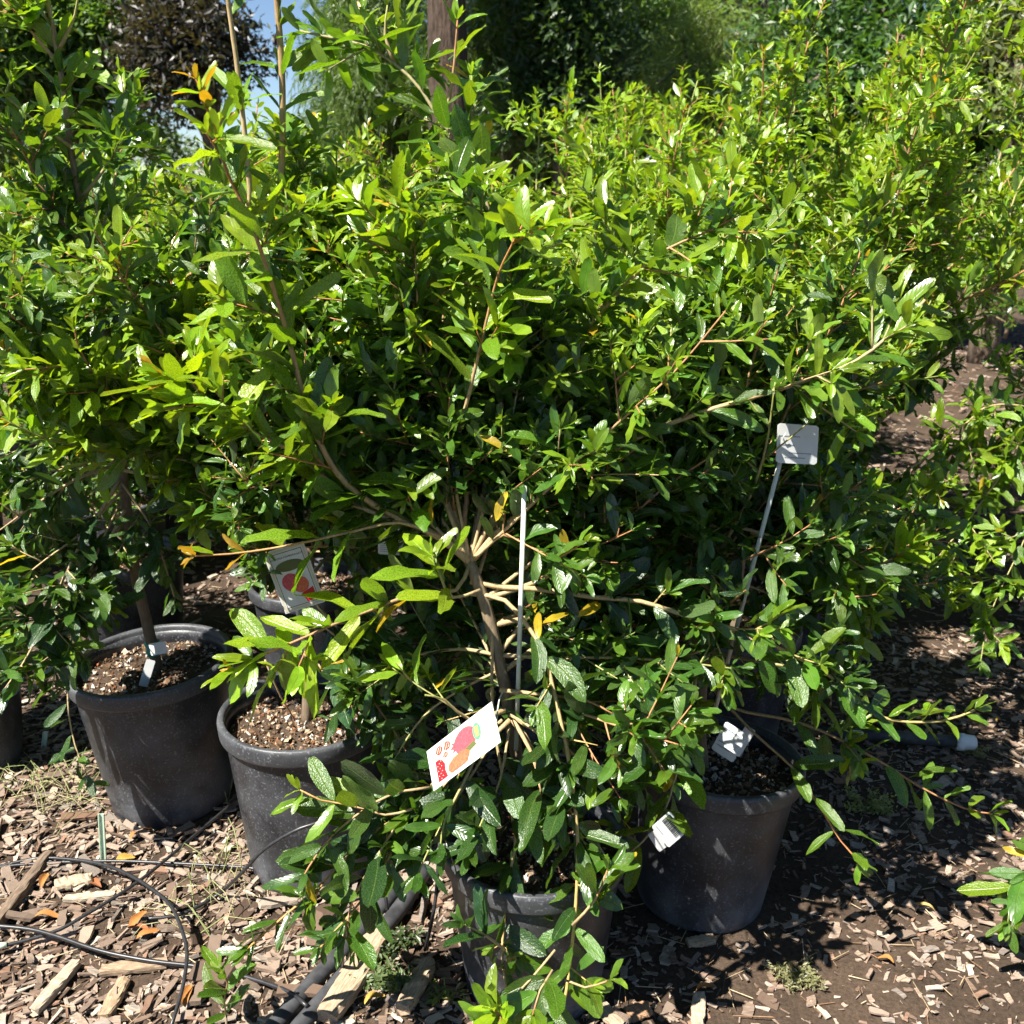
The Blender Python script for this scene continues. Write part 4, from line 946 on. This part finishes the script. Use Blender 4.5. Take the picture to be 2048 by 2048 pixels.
chip_me = [np_mesh('wood_chip', V, F, M_CHIP, C=np.ones((len(V), 3)), smooth=False) for V, F in CHIPS]
for i in big:
    o = bpy.data.objects.new('wood_chip', chip_me[VA[i]]); col.objects.link(o); o.parent = ground
    M = Matrix(RR[i].tolist()).to_4x4(); M.translation = Vector(POS[i].tolist()); o.matrix_local = M
    o.color = (*[float(c) for c in CC[i]], 1)
m_ = ~mask
mul = link('mulch', scatter_mesh('mulch', CHIPS, POS[m_], RR[m_], VA[m_], CC[m_], M_CHIP), ground); tag(mul, kind='stuff')
# fine straw and bark threads
r = np.random.default_rng(9); n = 2600
x = r.uniform(-1.4, 1.6, n); y = 0.95 + 2.2 * r.random(n) ** 1.3
Ls = r.uniform(.012, .07, n) * np.clip(r.random(n) * 1.6, .3, 1)
Rs = rand_rot(n, r, 0.10) * np.stack([Ls, np.full(n, .0013), np.full(n, .0009)], -1)[:, None, :]
ps = np.stack([x, y, gh(x, y) + r.uniform(.003, .013, n)], -1)
cs = np.array([(0.38, 0.28, 0.17), (0.24, 0.14, 0.08), (0.45, 0.37, 0.24)])[r.integers(0, 3, n)] * r.uniform(.7, 1.2, (n, 1))
st = link('straw', scatter_mesh('straw', CHIPS, ps, Rs, r.integers(0, 12, n), cs, M_CHIP), ground); tag(st, kind='stuff')

# larger pieces of wood
def plank(px0, py0, px1, py1, wpx, th, colr, label, seed):
    p0 = ground_at(px0, py0); p1 = ground_at(px1, py1); dv = p1 - p0; L = dv.length
    depth = ((p0 + p1) * .5).y
    w = wpx / 2048 * depth * 1.12
    r = np.random.default_rng(seed); nx, nr = 12, 12
    V = []
    for i in range(nx):
        t = i / (nx - 1); taper = 1 - 0.25 * (2 * t - 1) ** 2 * r.uniform(.5, 1.2)
        oy = r.normal(0, w * .02)
        for k in range(nr):
            a = 2 * math.pi * k / nr
            cy = math.copysign(abs(math.cos(a)) ** 0.45, math.cos(a)) * w * .5 * taper + oy; cz = math.copysign(abs(math.sin(a)) ** 0.55, math.sin(a)) * th * .5
            V.append(((t - .5) * L + (r.normal(0, L * .02) if i in (0, nx - 1) else 0), cy + r.normal(0, w * .025), cz + r.normal(0, th * .06)))
    id_ = np.arange(nx * nr).reshape(nx, nr); nxt = np.roll(id_, -1, 1)
    F = np.stack([id_[:-1], id_[1:], nxt[1:], nxt[:-1]], -1).reshape(-1, 4)
    caps = np.array([list(range(nr))[::-1], list(range((nx - 1) * nr, nx * nr))])
    me = np_mesh('wood_piece', np.array(V), [F, caps], M_CHIP, C=np.ones((len(V), 3)), smooth=False)
    o = link('wood_piece', me); c = (p0 + p1) * .5
    o.location = (c.x, c.y, gh(c.x, c.y) + th * .5 + 0.004); o.rotation_euler = (0.05, 0, math.atan2(dv.y, dv.x)); o.color = (*colr, 1)
    tag(o, label, 'wood piece', 'larger pieces of wood in the mulch')
plank(655, 2060, 758, 1896, 62, .022, (0.36, 0.265, 0.18), 'long split piece of tan wood lying along the black pipes', 1)
plank(805, 2040, 860, 1945, 44, .02, (0.37, 0.27, 0.18), 'weathered grey brown wood shard between the pipes and the hanging-shoot pot', 2)
plank(-6, 1868, 99, 1726, 24, .020, (0.17, 0.125, 0.09), 'dark weathered stick crossing under the thin drip tube', 3)
plank(70, 2030, 154, 1934, 30, .016, (0.37, 0.305, 0.225), 'pale straight-cut wood strip in the chips, standing out light', 4)
plank(1165, 1985, 1240, 2055, 36, .012, (0.33, 0.255, 0.18), 'flat tan wood strip on dark soil under hanging leaves', 5)
plank(1255, 2028, 1300, 2014, 42, .012, (0.30, 0.18, 0.105), 'short squarish reddish wood block on dark soil', 6)
plank(1399, 1988, 1395, 2056, 32, .010, (0.40, 0.31, 0.225), 'pointed wood chip beside the pale tangled weed', 7)
plank(1375, 1884, 1430, 1876, 26, .012, (0.36, 0.265, 0.175), 'oval bark chip in the shade at the foot of the tagged pot', 8)
plank(112, 1786, 186, 1772, 34, .016, (0.37, 0.29, 0.20), 'ribbed grey wood slab between crossing drip tubes', 9)
plank(132, 1812, 232, 1802, 20, .012, (0.37, 0.305, 0.23), 'pale narrow wood slab below the ribbed one', 10)
plank(205, 1952, 338, 1938, 30, .014, (0.29, 0.21, 0.14), 'brown curved bark slab under the long drip tube', 11)
plank(210, 2040, 250, 1968, 34, .014, (0.32, 0.225, 0.145), 'brown split wood slab upright to the bark slab', 12)

# ------------------------------------------------------------------ irrigation: tubes and pipes
def hose(name, pts, r, mat, label, cat, sides=8, parts=None):
    t = Tubes(); P = spline(pts, 0.02)
    t.tube(P, [r] * len(P), [(1, 1, 1)] * len(P), sides)
    base = P[0]; o = link(name, t.mesh(name, mat, base), None, base)
    tag(o, label, cat, 'drip tubes on the mulch' if cat == 'drip tube' else None); return o
def gl(lst, zs):
    out = []
    for i, (x, y) in enumerate(lst):
        z = zs[i] if isinstance(zs, (list, tuple)) else zs
        out.append(ground_at(x, y, z))
    return out
hose('drip_tube', gl([(-25, 1738), (72, 1717), (145, 1719), (209, 1730), (261, 1751), (307, 1780), (342, 1812), (362, 1855), (374, 1904), (368, 1962), (357, 2006), (340, 2060)],
     [.015, .02, .025, .032, .042, .05, .055, .055, .05, .04, .03, .02]), .0032, M_TUBE, 'black drip tube arching in a hook across the wood chips', 'drip tube')
hose('drip_tube', gl([(-25, 1737), (60, 1728), (203, 1722), (319, 1725), (493, 1735), (540, 1744), (600, 1752)], .018), .003, M_TUBE, 'thin black drip tube running nearly straight to the foot of the dusty pot', 'drip tube')
hose('drip_tube', gl([(-25, 1900), (99, 1867), (162, 1835), (278, 1762), (397, 1664), (475, 1598), (520, 1560)], [.018, .02, .028, .035, .03, .03, .03]), .0032, M_TUBE, 'straight black drip tube slanting up between the first two pots', 'drip tube')
hose('drip_tube', gl([(-25, 1850), (58, 1858), (116, 1873), (203, 1902), (304, 1922), (406, 1934), (500, 1956), (578, 1984), (614, 2012)], [.03, .03, .03, .028, .024, .02, .022, .03, .038]), .0036, M_TUBE, 'black drip tube curving down to plug into the pipe', 'drip tube')
q = gl([(284, 1838), (348, 1832), (392, 1815), (444, 1783)], [.016, .016, .018, .025])
q += [at(493, 1736, 1.50), at(529, 1698, 1.49), at(602, 1656, 1.49), at(659, 1646, 1.50), at(723, 1675, 1.50), at(760, 1740, 1.48), at(775, 1820, 1.44)]
hose('drip_tube', q, .0032, M_TUBE, 'black drip tube looping up in front of the dusty pot', 'drip tube')
hose('drip_tube', [at(885, 1600, 1.52), at(878, 1700, 1.46), at(872, 1790, 1.43), at(862, 1850, 1.42), ground_at(850, 1900, .01)], .003, M_TUBE, 'black drip tube hanging beside the wall of the pot with hanging shoots', 'drip tube')
hose('drip_tube', [at(668, 1860, 1.36), at(676, 1885, 1.36), at(684, 1912, 1.355), ground_at(684, 1935, .03)], .0036, M_TUBE, 'short black tube stub standing in the pipe', 'drip tube')
hose('irrigation_pipe', gl([(520, 2085), (560, 2040), (629, 1962), (681, 1907), (740, 1840), (800, 1770)], .018), .0145, M_PIPE, 'black irrigation pipe running along the open side of the wood chips', 'pipe', 16)
hose('irrigation_pipe', gl([(575, 2085), (603, 2050), (697, 1942), (759, 1868), (812, 1800), (850, 1740)], .019), .0150, M_PIPE, 'black irrigation pipe lying against the split tan wood', 'pipe', 16)
# capped pipe across the soil
pr = empty('capped_pipe', ground_at(1800, 1478, 0)); tag(pr, 'black pipe with white end cap on the soil of the aisle', 'pipe')
t = Tubes(); a_ = ground_at(1640, 1462, .022) - pr.location; b_ = ground_at(1925, 1484, .022) - pr.location
t.tube([a_, a_.lerp(b_, .5), b_], [.014] * 3, [(1, 1, 1)] * 3, 14); link('pipe', t.mesh('pipe', M_PIPE), pr)
t = Tubes(); e_ = (b_ - a_).normalized()
t.tube([b_ - e_ * .016, b_ - e_ * .014, b_ + e_ * .004, b_ + e_ * .005, b_ + e_ * .026, b_ + e_ * .030], [.012, .0205, .0205, .0185, .0175, .012], [(1, 1, 1)] * 6, 18); link('end_cap', t.mesh('end_cap', M_WHITE), pr)
t = Tubes(); a2 = ground_at(1806, 1468, .010) - pr.location; b2 = ground_at(1860, 1478, .010) - pr.location
t.tube([a2, b2], [.004, .004], [(1, 1, 1)] * 2, 8); link('white_sleeve', t.mesh('white_sleeve', M_WHITE), pr)

# ------------------------------------------------------------------ stakes
def stake(lst, label, r=.0032, mat=M_STAKE, sides=10):
    P = [Vector(p) for p in lst]; t = Tubes()
    t.tube([P[0], P[0].lerp(P[1], .5), P[1]], [r] * 3, [(1, 1, 1)] * 3, sides)
    o = link('plant_stake', t.mesh('plant_stake', mat, P[1]), None, P[1]); tag(o, label, 'stake', 'plant stakes'); return o
stake([at(1049, 972, 1.385), at(1032, 1500, 1.385)], 'bare white stake standing among yellowing leaves by the red fruit tag', .0036)
stake([at(1111, 922, 1.62), at(1105, 1200, 1.62)], 'thin white stake behind the bare white stake', .003)
stake([at(1433, 672, 1.78), at(1439, 960, 1.78)], 'white stake in shade above the tagged pot shrub', .003)
stake([at(1570, 886, 1.50), at(1430, 1420, 1.56)], 'white stake leaning out with a white tag at its tip', .0036)
stake([at(1609, 608, 2.1), at(1588, 780, 2.1)], 'short glimpse of a white stake high among second row leaves', .0045)
ds = ground_at(200, 1722)
def drip_stake(px0, py0, px1, py1, label):
    p1 = ground_at(px1, py1, .005); p0 = at(px0, py0, p1.y - .005)
    t = Tubes(); w = (p0 - p1)
    me_v = []; 
    u = Vector((1, 0, 0)); n_ = Vector((0, -1, 0.2)).normalized()
    prof = [(-.0058, 0), (-.0058, .0045), (-.0040, .0045), (-.0028, .0012), (.0028, .0012), (.0040, .0045), (.0058, .0045), (.0058, 0)]
    V = [p1 + u * a + n_ * b for a, b in prof] + [p0 + u * a + n_ * b for a, b in prof]
    n8 = 8; F = [(i, (i + 1) % n8, n8 + (i + 1) % n8, n8 + i) for i in range(n8)]
    V = np.array([tuple(v - p1) for v in V])
    o = link('drip_stake', np_mesh('drip_stake', V, [np.array(F), np.array([list(range(8)), list(range(15, 7, -1))])], M_DSTAKE, smooth=False), None, p1)
    tag(o, label, 'stake')
M_DSTAKE = plain('pale_green_plastic', (0.50, 0.62, 0.47), 0.45, 0.4)
drip_stake(203, 1627, 208, 1722, 'pale green grooved plastic stake upright in the wood chips')
drip_stake(92, 1462, 88, 1500, 'grey white marker stake in shade left of the leaf-shadowed pot')
p1 = ground_at(-10, 1893, .02); t = Tubes(); p2 = ground_at(14, 1889, .02)
t.tube([p1, p2], [.0055, .0050], [(1, 1, 1)] * 2, 10); o = link('tube_connector', t.mesh('tube_connector', M_DSTAKE, p1), None, p1); tag(o, 'pale green connector on the end of the straight drip tube', 'connector')

# ------------------------------------------------------------------ tags
def quad_frame(tl, tr, bl):
    """frame of a flat card: x along its width, y down its height"""
    X = tr - tl; Y = bl - tl; w, h = X.length, Y.length
    X = X.normalized(); Y = (Y - X * Y.dot(X)).normalized()
    return tl, X, Y, X.cross(Y), w, h
def card(root, fr, name, poly, z, mat, thick=0.0):
    """poly in card units (0..1, 0..1); z above the face (towards the viewer)"""
    o_, X, Y, Zn, w, h = fr
    n_ = Zn if Zn.y < 0 else -Zn
    base = Vector(root.location)
    V = [o_ + X * (a * w) + Y * (b_ * h) + n_ * z - base for a, b_ in poly]; n = len(V)
    if thick:
        V2 = [v - n_ * thick for v in V]
        F = [list(range(n)), list(range(2 * n - 1, n - 1, -1))]
        S_ = [(i, n + i, n + (i + 1) % n, (i + 1) % n) for i in range(n)]
        me = np_mesh(name, np.array([tuple(v) for v in V + V2]), [np.array(F), np.array(S_)], mat, smooth=False)
    else: me = np_mesh(name, np.array([tuple(v) for v in V]), np.array([list(range(n))]), mat, smooth=False)
    return link(name, me, root)
def rect(x0, y0, x1, y1): return [(x0, y0), (x1, y0), (x1, y1), (x0, y1)]
def oval(cx, cy, rx, ry, n=18, jag=0, seed=0):
    r = random.Random(seed)
    return [(cx + rx * math.cos(2 * math.pi * i / n) * (1 + r.uniform(-jag, jag)), cy + ry * math.sin(2 * math.pi * i / n) * (1 + r.uniform(-jag, jag))) for i in range(n)]
def lettering(root, fr, text, cx, cy, height, z, mat, tilt=0):
    o_, X, Y, Zn, w, h = fr; n_ = Zn if Zn.y < 0 else -Zn
    cu = bpy.data.curves.new('lettering', 'FONT'); cu.body = text; cu.size = height; cu.align_x = 'CENTER'; cu.align_y = 'CENTER'
    cu.materials.append(mat)
    ob = bpy.data.objects.new('lettering', cu); col.objects.link(ob); ob.parent = root
    yv = -Y; xv = yv.cross(n_)
    M = Matrix((xv, yv, n_)).transposed().to_4x4(); M.translation = o_ + X * (cx * w) + Y * (cy * h) + n_ * z - Vector(root.location)
    me = bpy.data.meshes.new_from_object(ob); bpy.data.objects.remove(ob)
    o = link('lettering', me, root); o.matrix_local = M; return o
def white_tag(label, tl, tr, bl, lines=(), cat='tag', barcode=None, tie=None):
    root = empty('plant_tag', bl); tag(root, label, cat, 'plant tags')
    fr = quad_frame(tl, tr, bl)
    card(root, fr, 'card', [(0.06, 0), (.94, 0), (1, .05), (1, .95), (.94, 1), (.06, 1), (0, .95), (0, .05)], 0, M_WHITE, 0.0006)
    for (x0, y0, x1, y1) in lines: card(root, fr, 'printed_line', rect(x0, y0, x1, y1), 0.0003, M_GREY)
    if barcode:
        x0, y0, x1, y1 = barcode; r = random.Random(3); x_ = x0
        while x_ < x1:
            wd = r.choice((.012, .02, .034)); card(root, fr, 'bar', rect(x_, y0, min(x1, x_ + wd), y1), .0003, M_INK); x_ += wd + r.choice((.014, .022))
    if tie:
        t = Tubes(); P = spline([Vector(p) for p in tie], .01); t.tube(P, [.0009] * len(P), [(1, 1, 1)] * len(P), 5); link('tie', t.mesh('tie', M_STAKE, bl), root)
    return root
# picture tag with the fruit, hung from the trunk
tl = at(983, 1403, 1.30); bl = at(852, 1495, 1.352); br = at(866, 1574, 1.300); tr_ = tl + (br - bl)
root = empty('fruit_tag', bl); tag(root, 'white picture tag printed with red pomegranates, tied to a trunk', 'tag', 'plant tags')
fr = quad_frame(tl, tr_, bl)                    # x across the tag, y from its tie down to its foot
if True:
    card(root, fr, 'card', rect(0, 0, 1, 1), 0, M_WHITE, .0008)
    card(root, fr, 'picture_field', rect(.10, .22, .90, .90), .0003, M_CREAM)
    card(root, fr, 'header_band', rect(.12, .03, .88, .20), .0003, M_CREAM)
    card(root, fr, 'fruit_print', oval(.40, .44, .29, .165, 24, .03, 2), .0006, M_PINK)
    card(root, fr, 'fruit_crown_print', [(.30, .575), (.26, .64), (.33, .615), (.38, .66), (.43, .615), (.50, .64), (.48, .575)], .0007, M_PINK)
    card(root, fr, 'fruit_print', [(.62, .40), (.74, .41), (.88, .46), (.90, .52), (.90, .70), (.80, .74), (.68, .72), (.60, .64), (.57, .52)], .0008, M_SALMON)
    for (cx_, cy_, rx_, ry_, sd) in ((.22, .70, .10, .05, 4), (.20, .82, .10, .05, 5), (.40, .74, .06, .035, 6)):
        card(root, fr, 'fruit_half_print', oval(cx_, cy_, rx_, ry_, 18, .10, sd), .0006, M_RED)
        for k in range(3): card(root, fr, 'membrane_print', rect(cx_ - rx_ * .7, cy_ - ry_ * .6 + k * ry_ * .5, cx_ + rx_ * .7, cy_ - ry_ * .45 + k * ry_ * .5), .0009, M_CREAM)
    card(root, fr, 'seed_print', [(.46, .80), (.58, .77), (.72, .78), (.90, .76), (.90, .90), (.40, .90), (.40, .84)], .0006, M_RED)
    for k in range(11): card(root, fr, 'seed_glint', oval(.46 + .04 * k, .80 + .055 * ((k * 7) % 3) / 2 + .02, .012, .006, 8), .0009, M_CREAM)
    card(root, fr, 'stem_shade_print', [(.55, .33), (.66, .30), (.70, .40), (.60, .46)], .0009, M_OLIVE)
    card(root, fr, 'emblem', oval(.40, .265, .20, .055, 20), .0008, M_GREENP)
    card(root, fr, 'caption_line', rect(.16, .07, .80, .095), .0006, M_GREY); card(root, fr, 'caption_line', rect(.16, .12, .62, .14), .0006, M_GREY)
    for k in range(3): card(root, fr, 'emblem_block', rect(.28 + k * .085, .24, .35 + k * .085, .29), .0010, M_YELP)
    for (x0, y0, x1, y1) in ((.05, .935, .95, .942), (.05, .955, .95, .962), (.05, .21, .058, .935), (.942, .21, .95, .935)): card(root, fr, 'border_line', rect(x0, y0, x1, y1), .0003, M_CREAM)
    t = Tubes(); P = spline([tl + (tr_ - tl) * .5, at(1000, 1395, 1.36), at(1012, 1380, 1.38), at(1035, 1385, 1.385), at(1040, 1375, 1.385)], .01); t.tube(P, [.0012] * len(P), [(1, 1, 1)] * len(P), 5); link('tie', t.mesh('tie', M_STAKE, bl), root)
# standing name tag
tl = at(525, 1107, 1.60); tr_ = at(606, 1082, 1.61); bl = at(556, 1232, 1.60)
root = empty('name_tag', bl); tag(root, 'cream framed picture tag lettered AMBROSIA behind bright backlit leaves', 'tag', 'plant tags')
fr = quad_frame(tl, tr_, bl)
card(root, fr, 'card', rect(0, 0, 1, 1), 0, M_WHITE, .0008)
for k, (a, m_x) in enumerate(((.03, M_CREAM), (.075, M_WHITE), (.10, M_OLIVE), (.115, M_WHITE))): card(root, fr, 'frame_line', rect(a, a * .7, 1 - a, 1 - a * .7), .0003 + k * .0002, m_x)
lettering(root, fr, 'AMBROSIA POMEGRANATE', .5, .15, .0046, .0013, M_INK)
card(root, fr, 'emblem', oval(.5, .29, .34, .085, 24), .0013, M_OLIVE)
card(root, fr, 'fruit_print', oval(.40, .55, .22, .14, 18, .05, 8), .0012, M_PINK)
card(root, fr, 'fruit_print', oval(.60, .62, .20, .13, 18, .05, 9), .0013, M_SALMON)
card(root, fr, 'seed_print', [(.55, .76), (.86, .70), (.86, .90), (.62, .91)], .0012, M_RED)
t = Tubes(); t.tube([at(565, 1068, 1.615), at(610, 1300, 1.64)], [.0035, .0035], [(1, 1, 1)] * 2, 8); link('stem', t.mesh('stem', M_STAKE, bl), root)
txt = [(.08, y_, .40 + .45 * ((i * 37) % 10) / 10, y_ + .022) for i, y_ in enumerate(np.arange(.12, .9, .075))]
white_tag('white tag closely printed with text hanging inside the shrub with hanging branches', at(757, 1055, 1.60), at(808, 1058, 1.60), at(762, 1108, 1.60), txt)
white_tag('white tag flagged at the tip of the leaning stake', at(1556, 846, 1.495), at(1638, 852, 1.53), at(1574, 921, 1.49), [(.05, .30, .55, .33), (.05, .52, .42, .55), (.3, .72, .85, .745), (.2, .84, .7, .865)],
          tie=[at(1570, 886, 1.495), at(1566, 875, 1.488), at(1572, 866, 1.49)])
white_tag('white printed tag leaning on pale pebbly pot soil', at(1452, 1442, 1.545), at(1496, 1470, 1.52), at(1438, 1505, 1.53), [(.1, .18, .8, .21), (.1, .30, .6, .33), (.1, .62, .85, .65), (.1, .75, .7, .78)])
white_tag('narrow blank white tag beside the printed one on pebbly soil', at(1492, 1450, 1.555), at(1512, 1462, 1.55), at(1512, 1510, 1.54))
white_tag('small white tag with a barcode hanging before the tagged pot', at(1340, 1622, 1.40), at(1374, 1664, 1.40), at(1312, 1662, 1.39), [(.1, .82, .5, .85)], barcode=(.08, .08, .9, .52))
white_tag('dark backed blank white tag hanging under the barcode tag', at(1322, 1650, 1.412), at(1345, 1685, 1.412), at(1300, 1675, 1.405))
white_tag('white tag wrapped at the trunk foot of the leaf-shadowed pot', at(297, 1288, 1.865), at(330, 1282, 1.865), at(300, 1312, 1.86))
white_tag('pale tag dim in the shade behind the leaf-shadowed pot', at(180, 1147, 2.1), at(213, 1150, 2.1), at(180, 1187, 2.1), [(.1, .2, .8, .24), (.1, .4, .8, .44), (.1, .6, .8, .64)])
def wrap(name, pts, r, mat, label, cat):
    t = Tubes(); P = [Vector(p) for p in pts]; t.tube(P, [r * (1 + .12 * math.sin(i * 2.4)) for i in range(len(P))], [(1, 1, 1)] * len(P), 12)
    o = link(name, t.mesh(name, mat, P[-1]), None, P[-1]); tag(o, label, cat)
wrap('trunk_tape', [trA[0].lerp(trA[4], f) for f in (.42, .47, .54, .60)], .0145, M_TEAL, 'teal tape band around the foot of the tall thin trunk', 'tape')
white_tag('crumpled white strip below the teal tape on the thin trunk', at(293, 1318, 1.862), at(311, 1322, 1.866), at(283, 1372, 1.85))
wrap('trunk_tape', [trD[0].lerp(trD[4], f) for f in (.72, .80, .88)], .0125, M_TEAL, 'teal tape band around the trunk in the tagged pot', 'tape')

# ------------------------------------------------------------------ litter: dry leaves, weeds, grass
def dry_leaf(px, py, size, yaw, colr, label, curl=0.6, z=.012):
    p = ground_at(px, py); V, UV, F = T_HI[(px * 7 + py) % NVAR]; V = V.copy()
    ang = V[:, 1] * curl * 9; V[:, 2] = V[:, 2] * .6 + np.abs(V[:, 1]) * curl * 1.4 + 0.10 * np.sin(V[:, 0] * 5); V[:, 1] *= 1.25
    me = np_mesh('dry_leaf', V, F, M_DRY, UV, np.ones((len(V), 3)))
    o = link('dry_leaf', me); o.location = (p.x, p.y, gh(p.x, p.y) + z); o.rotation_euler = (random.uniform(-.35, .35), random.uniform(-.3, .1), yaw); o.scale = (size * .8,) * 3
    o.color = (*colr, 1); tag(o, label, 'dry leaf', 'dry fallen leaves')
OR = (0.36, 0.15, 0.04); YE = (0.42, 0.26, 0.05); BR = (0.24, 0.09, 0.035)
for (px, py, s_, yw, c_, l_) in [
    (262, 1872, .055, 1.2, OR, 'upright curled orange leaf in the hook of the drip tube'), (300, 1885, .06, 2.7, BR, 'crumpled rust brown leaf in the hook of the drip tube'), (275, 1892, .05, .5, OR, 'small orange leaf under the rust brown one'),
    (84, 1790, .05, 1.7, OR, 'orange leaf beside the dark weathered stick'), (70, 1848, .055, .2, OR, 'flat orange leaf below the dark weathered stick'), (262, 1690, .06, .9, OR, 'curled orange leaf at the foot of the leaf-shadowed pot'),
    (205, 1790, .05, 2.4, BR, 'rust leaf by the ribbed wood slab'), (232, 1738, .045, .4, YE, 'yellow leaf lying under the arching drip tube'), (372, 2030, .06, 1.7, OR, 'orange leaf near the small bright sprout'),
    (1785, 1942, .036, 2.5, OR, 'orange leaf alone on sunny dark soil'), (1990, 1450, .03, .5, YE, 'yellow leaf past the white pipe cap'), (1392, 1984, .04, .2, OR, 'orange leaf behind the pointed wood chip'),
    (1868, 1838, .045, 2.6, (0.42, .27, .10), 'tan curled leaf on the sunny chips'), (730, 2030, .045, .6, YE, 'yellow leaf beside the green weed by the pipe')]:
    dry_leaf(px, py, s_, yw, c_, l_)

def weed(px, py, rad, n, lsize, colr, label, seed, hgt=.03, cat='weed'):
    r = np.random.default_rng(seed); p = ground_at(px, py); base = Vector((p.x, p.y, gh(p.x, p.y)))
    root = empty('weed', base); tag(root, label, cat, 'low weeds')
    t = Tubes(); ends = []
    for i in range(max(6, n // 60)):
        a = r.uniform(0, 6.28); q = rad * r.uniform(.3, 1); e = Vector((q * math.cos(a), q * math.sin(a) * .8, hgt * r.uniform(.3, 1)))
        t.tube([Vector((0, 0, -.004)), e * .5 + Vector((0, 0, hgt * .3)), e], [.0011, .0009, .0006], [tuple(colr)] * 3, 4); ends.append(e)
    link('stems', t.mesh('stems', M_STEM), root)
    k = r.integers(0, len(ends), n); f = r.uniform(.25, 1.05, (n, 1)); E_ = np.array([tuple(e) for e in ends])[k] * f
    pos = E_ + r.normal(0, rad * .07, (n, 3)); pos[:, 2] = np.abs(pos[:, 2]) + .004
    R_ = rand_rot(n, r, .6) * (lsize * r.uniform(.5, 1.3, n))[:, None, None]
    me = scatter_mesh('leaves', [leaf_card('leaf')], pos, R_, np.zeros(n, int), np.array(colr) * r.uniform(.7, 1.35, (n, 1)), M_FAR)
    o = link('leaves', me, root); tag(o, kind='stuff')
weed(770, 1985, .055, 420, .016, (0.10, 0.14, 0.05), 'small grey green weed beside the split tan wood', 1)
weed(800, 1905, .05, 260, .016, (0.06, 0.09, 0.03), 'shaded green weed growing at the end of the pipes', 2)
weed(1590, 1960, .060, 700, .009, (0.21, 0.21, 0.10), 'pale dried tangled weed on dark soil', 3, .022)
weed(1738, 1625, .060, 480, .012, (0.20, 0.23, 0.08), 'pale green tuft of weed behind the yellowing drooping leaves', 4, .04)
weed(1935, 1505, .06, 260, .011, (0.17, 0.18, 0.07), 'dry weed in front of the white pipe cap', 5, .02)
weed(885, 2000, .03, 80, .02, (0.17, 0.21, 0.06), 'flat light green seedling at the foot of the pot with hanging shoots', 6, .01)
gr = Tubes()
rg = random.Random(8)
for (cx, cy, n, sp, hh) in ((70, 1585, 40, .12, .05), (150, 1600, 24, .08, .05), (440, 1765, 16, .05, .09), (400, 1850, 10, .05, .07), (455, 1600, 5, .02, .12)):
    p = ground_at(cx, cy)
    for i in range(n):
        b_ = Vector((p.x + rg.gauss(0, sp * .5), p.y + rg.gauss(0, sp * .4), 0)); b_.z = gh(b_.x, b_.y)
        a = rg.uniform(0, 6.28); L_ = rg.uniform(.05, .13); e = Vector((math.cos(a), math.sin(a), 0)) * L_
        c_ = lerp3((0.14, 0.19, 0.05), (0.36, 0.31, 0.17), rg.random())
        h_ = hh * rg.uniform(.3, 1)
        gr.tube([b_, b_ + e * .4 + Vector((0, 0, h_)), b_ + e * .8 + Vector((0, 0, h_ * 1.0)), b_ + e + Vector((0, 0, h_ * .5))], [.0012, .001, .0008, .0004], [c_] * 4, 4, cap=False)
o = link('grass', gr.mesh('grass', M_STEM)); tag(o, 'thin dry grass blades among the wood chips by the pots', 'grass', kind='stuff')
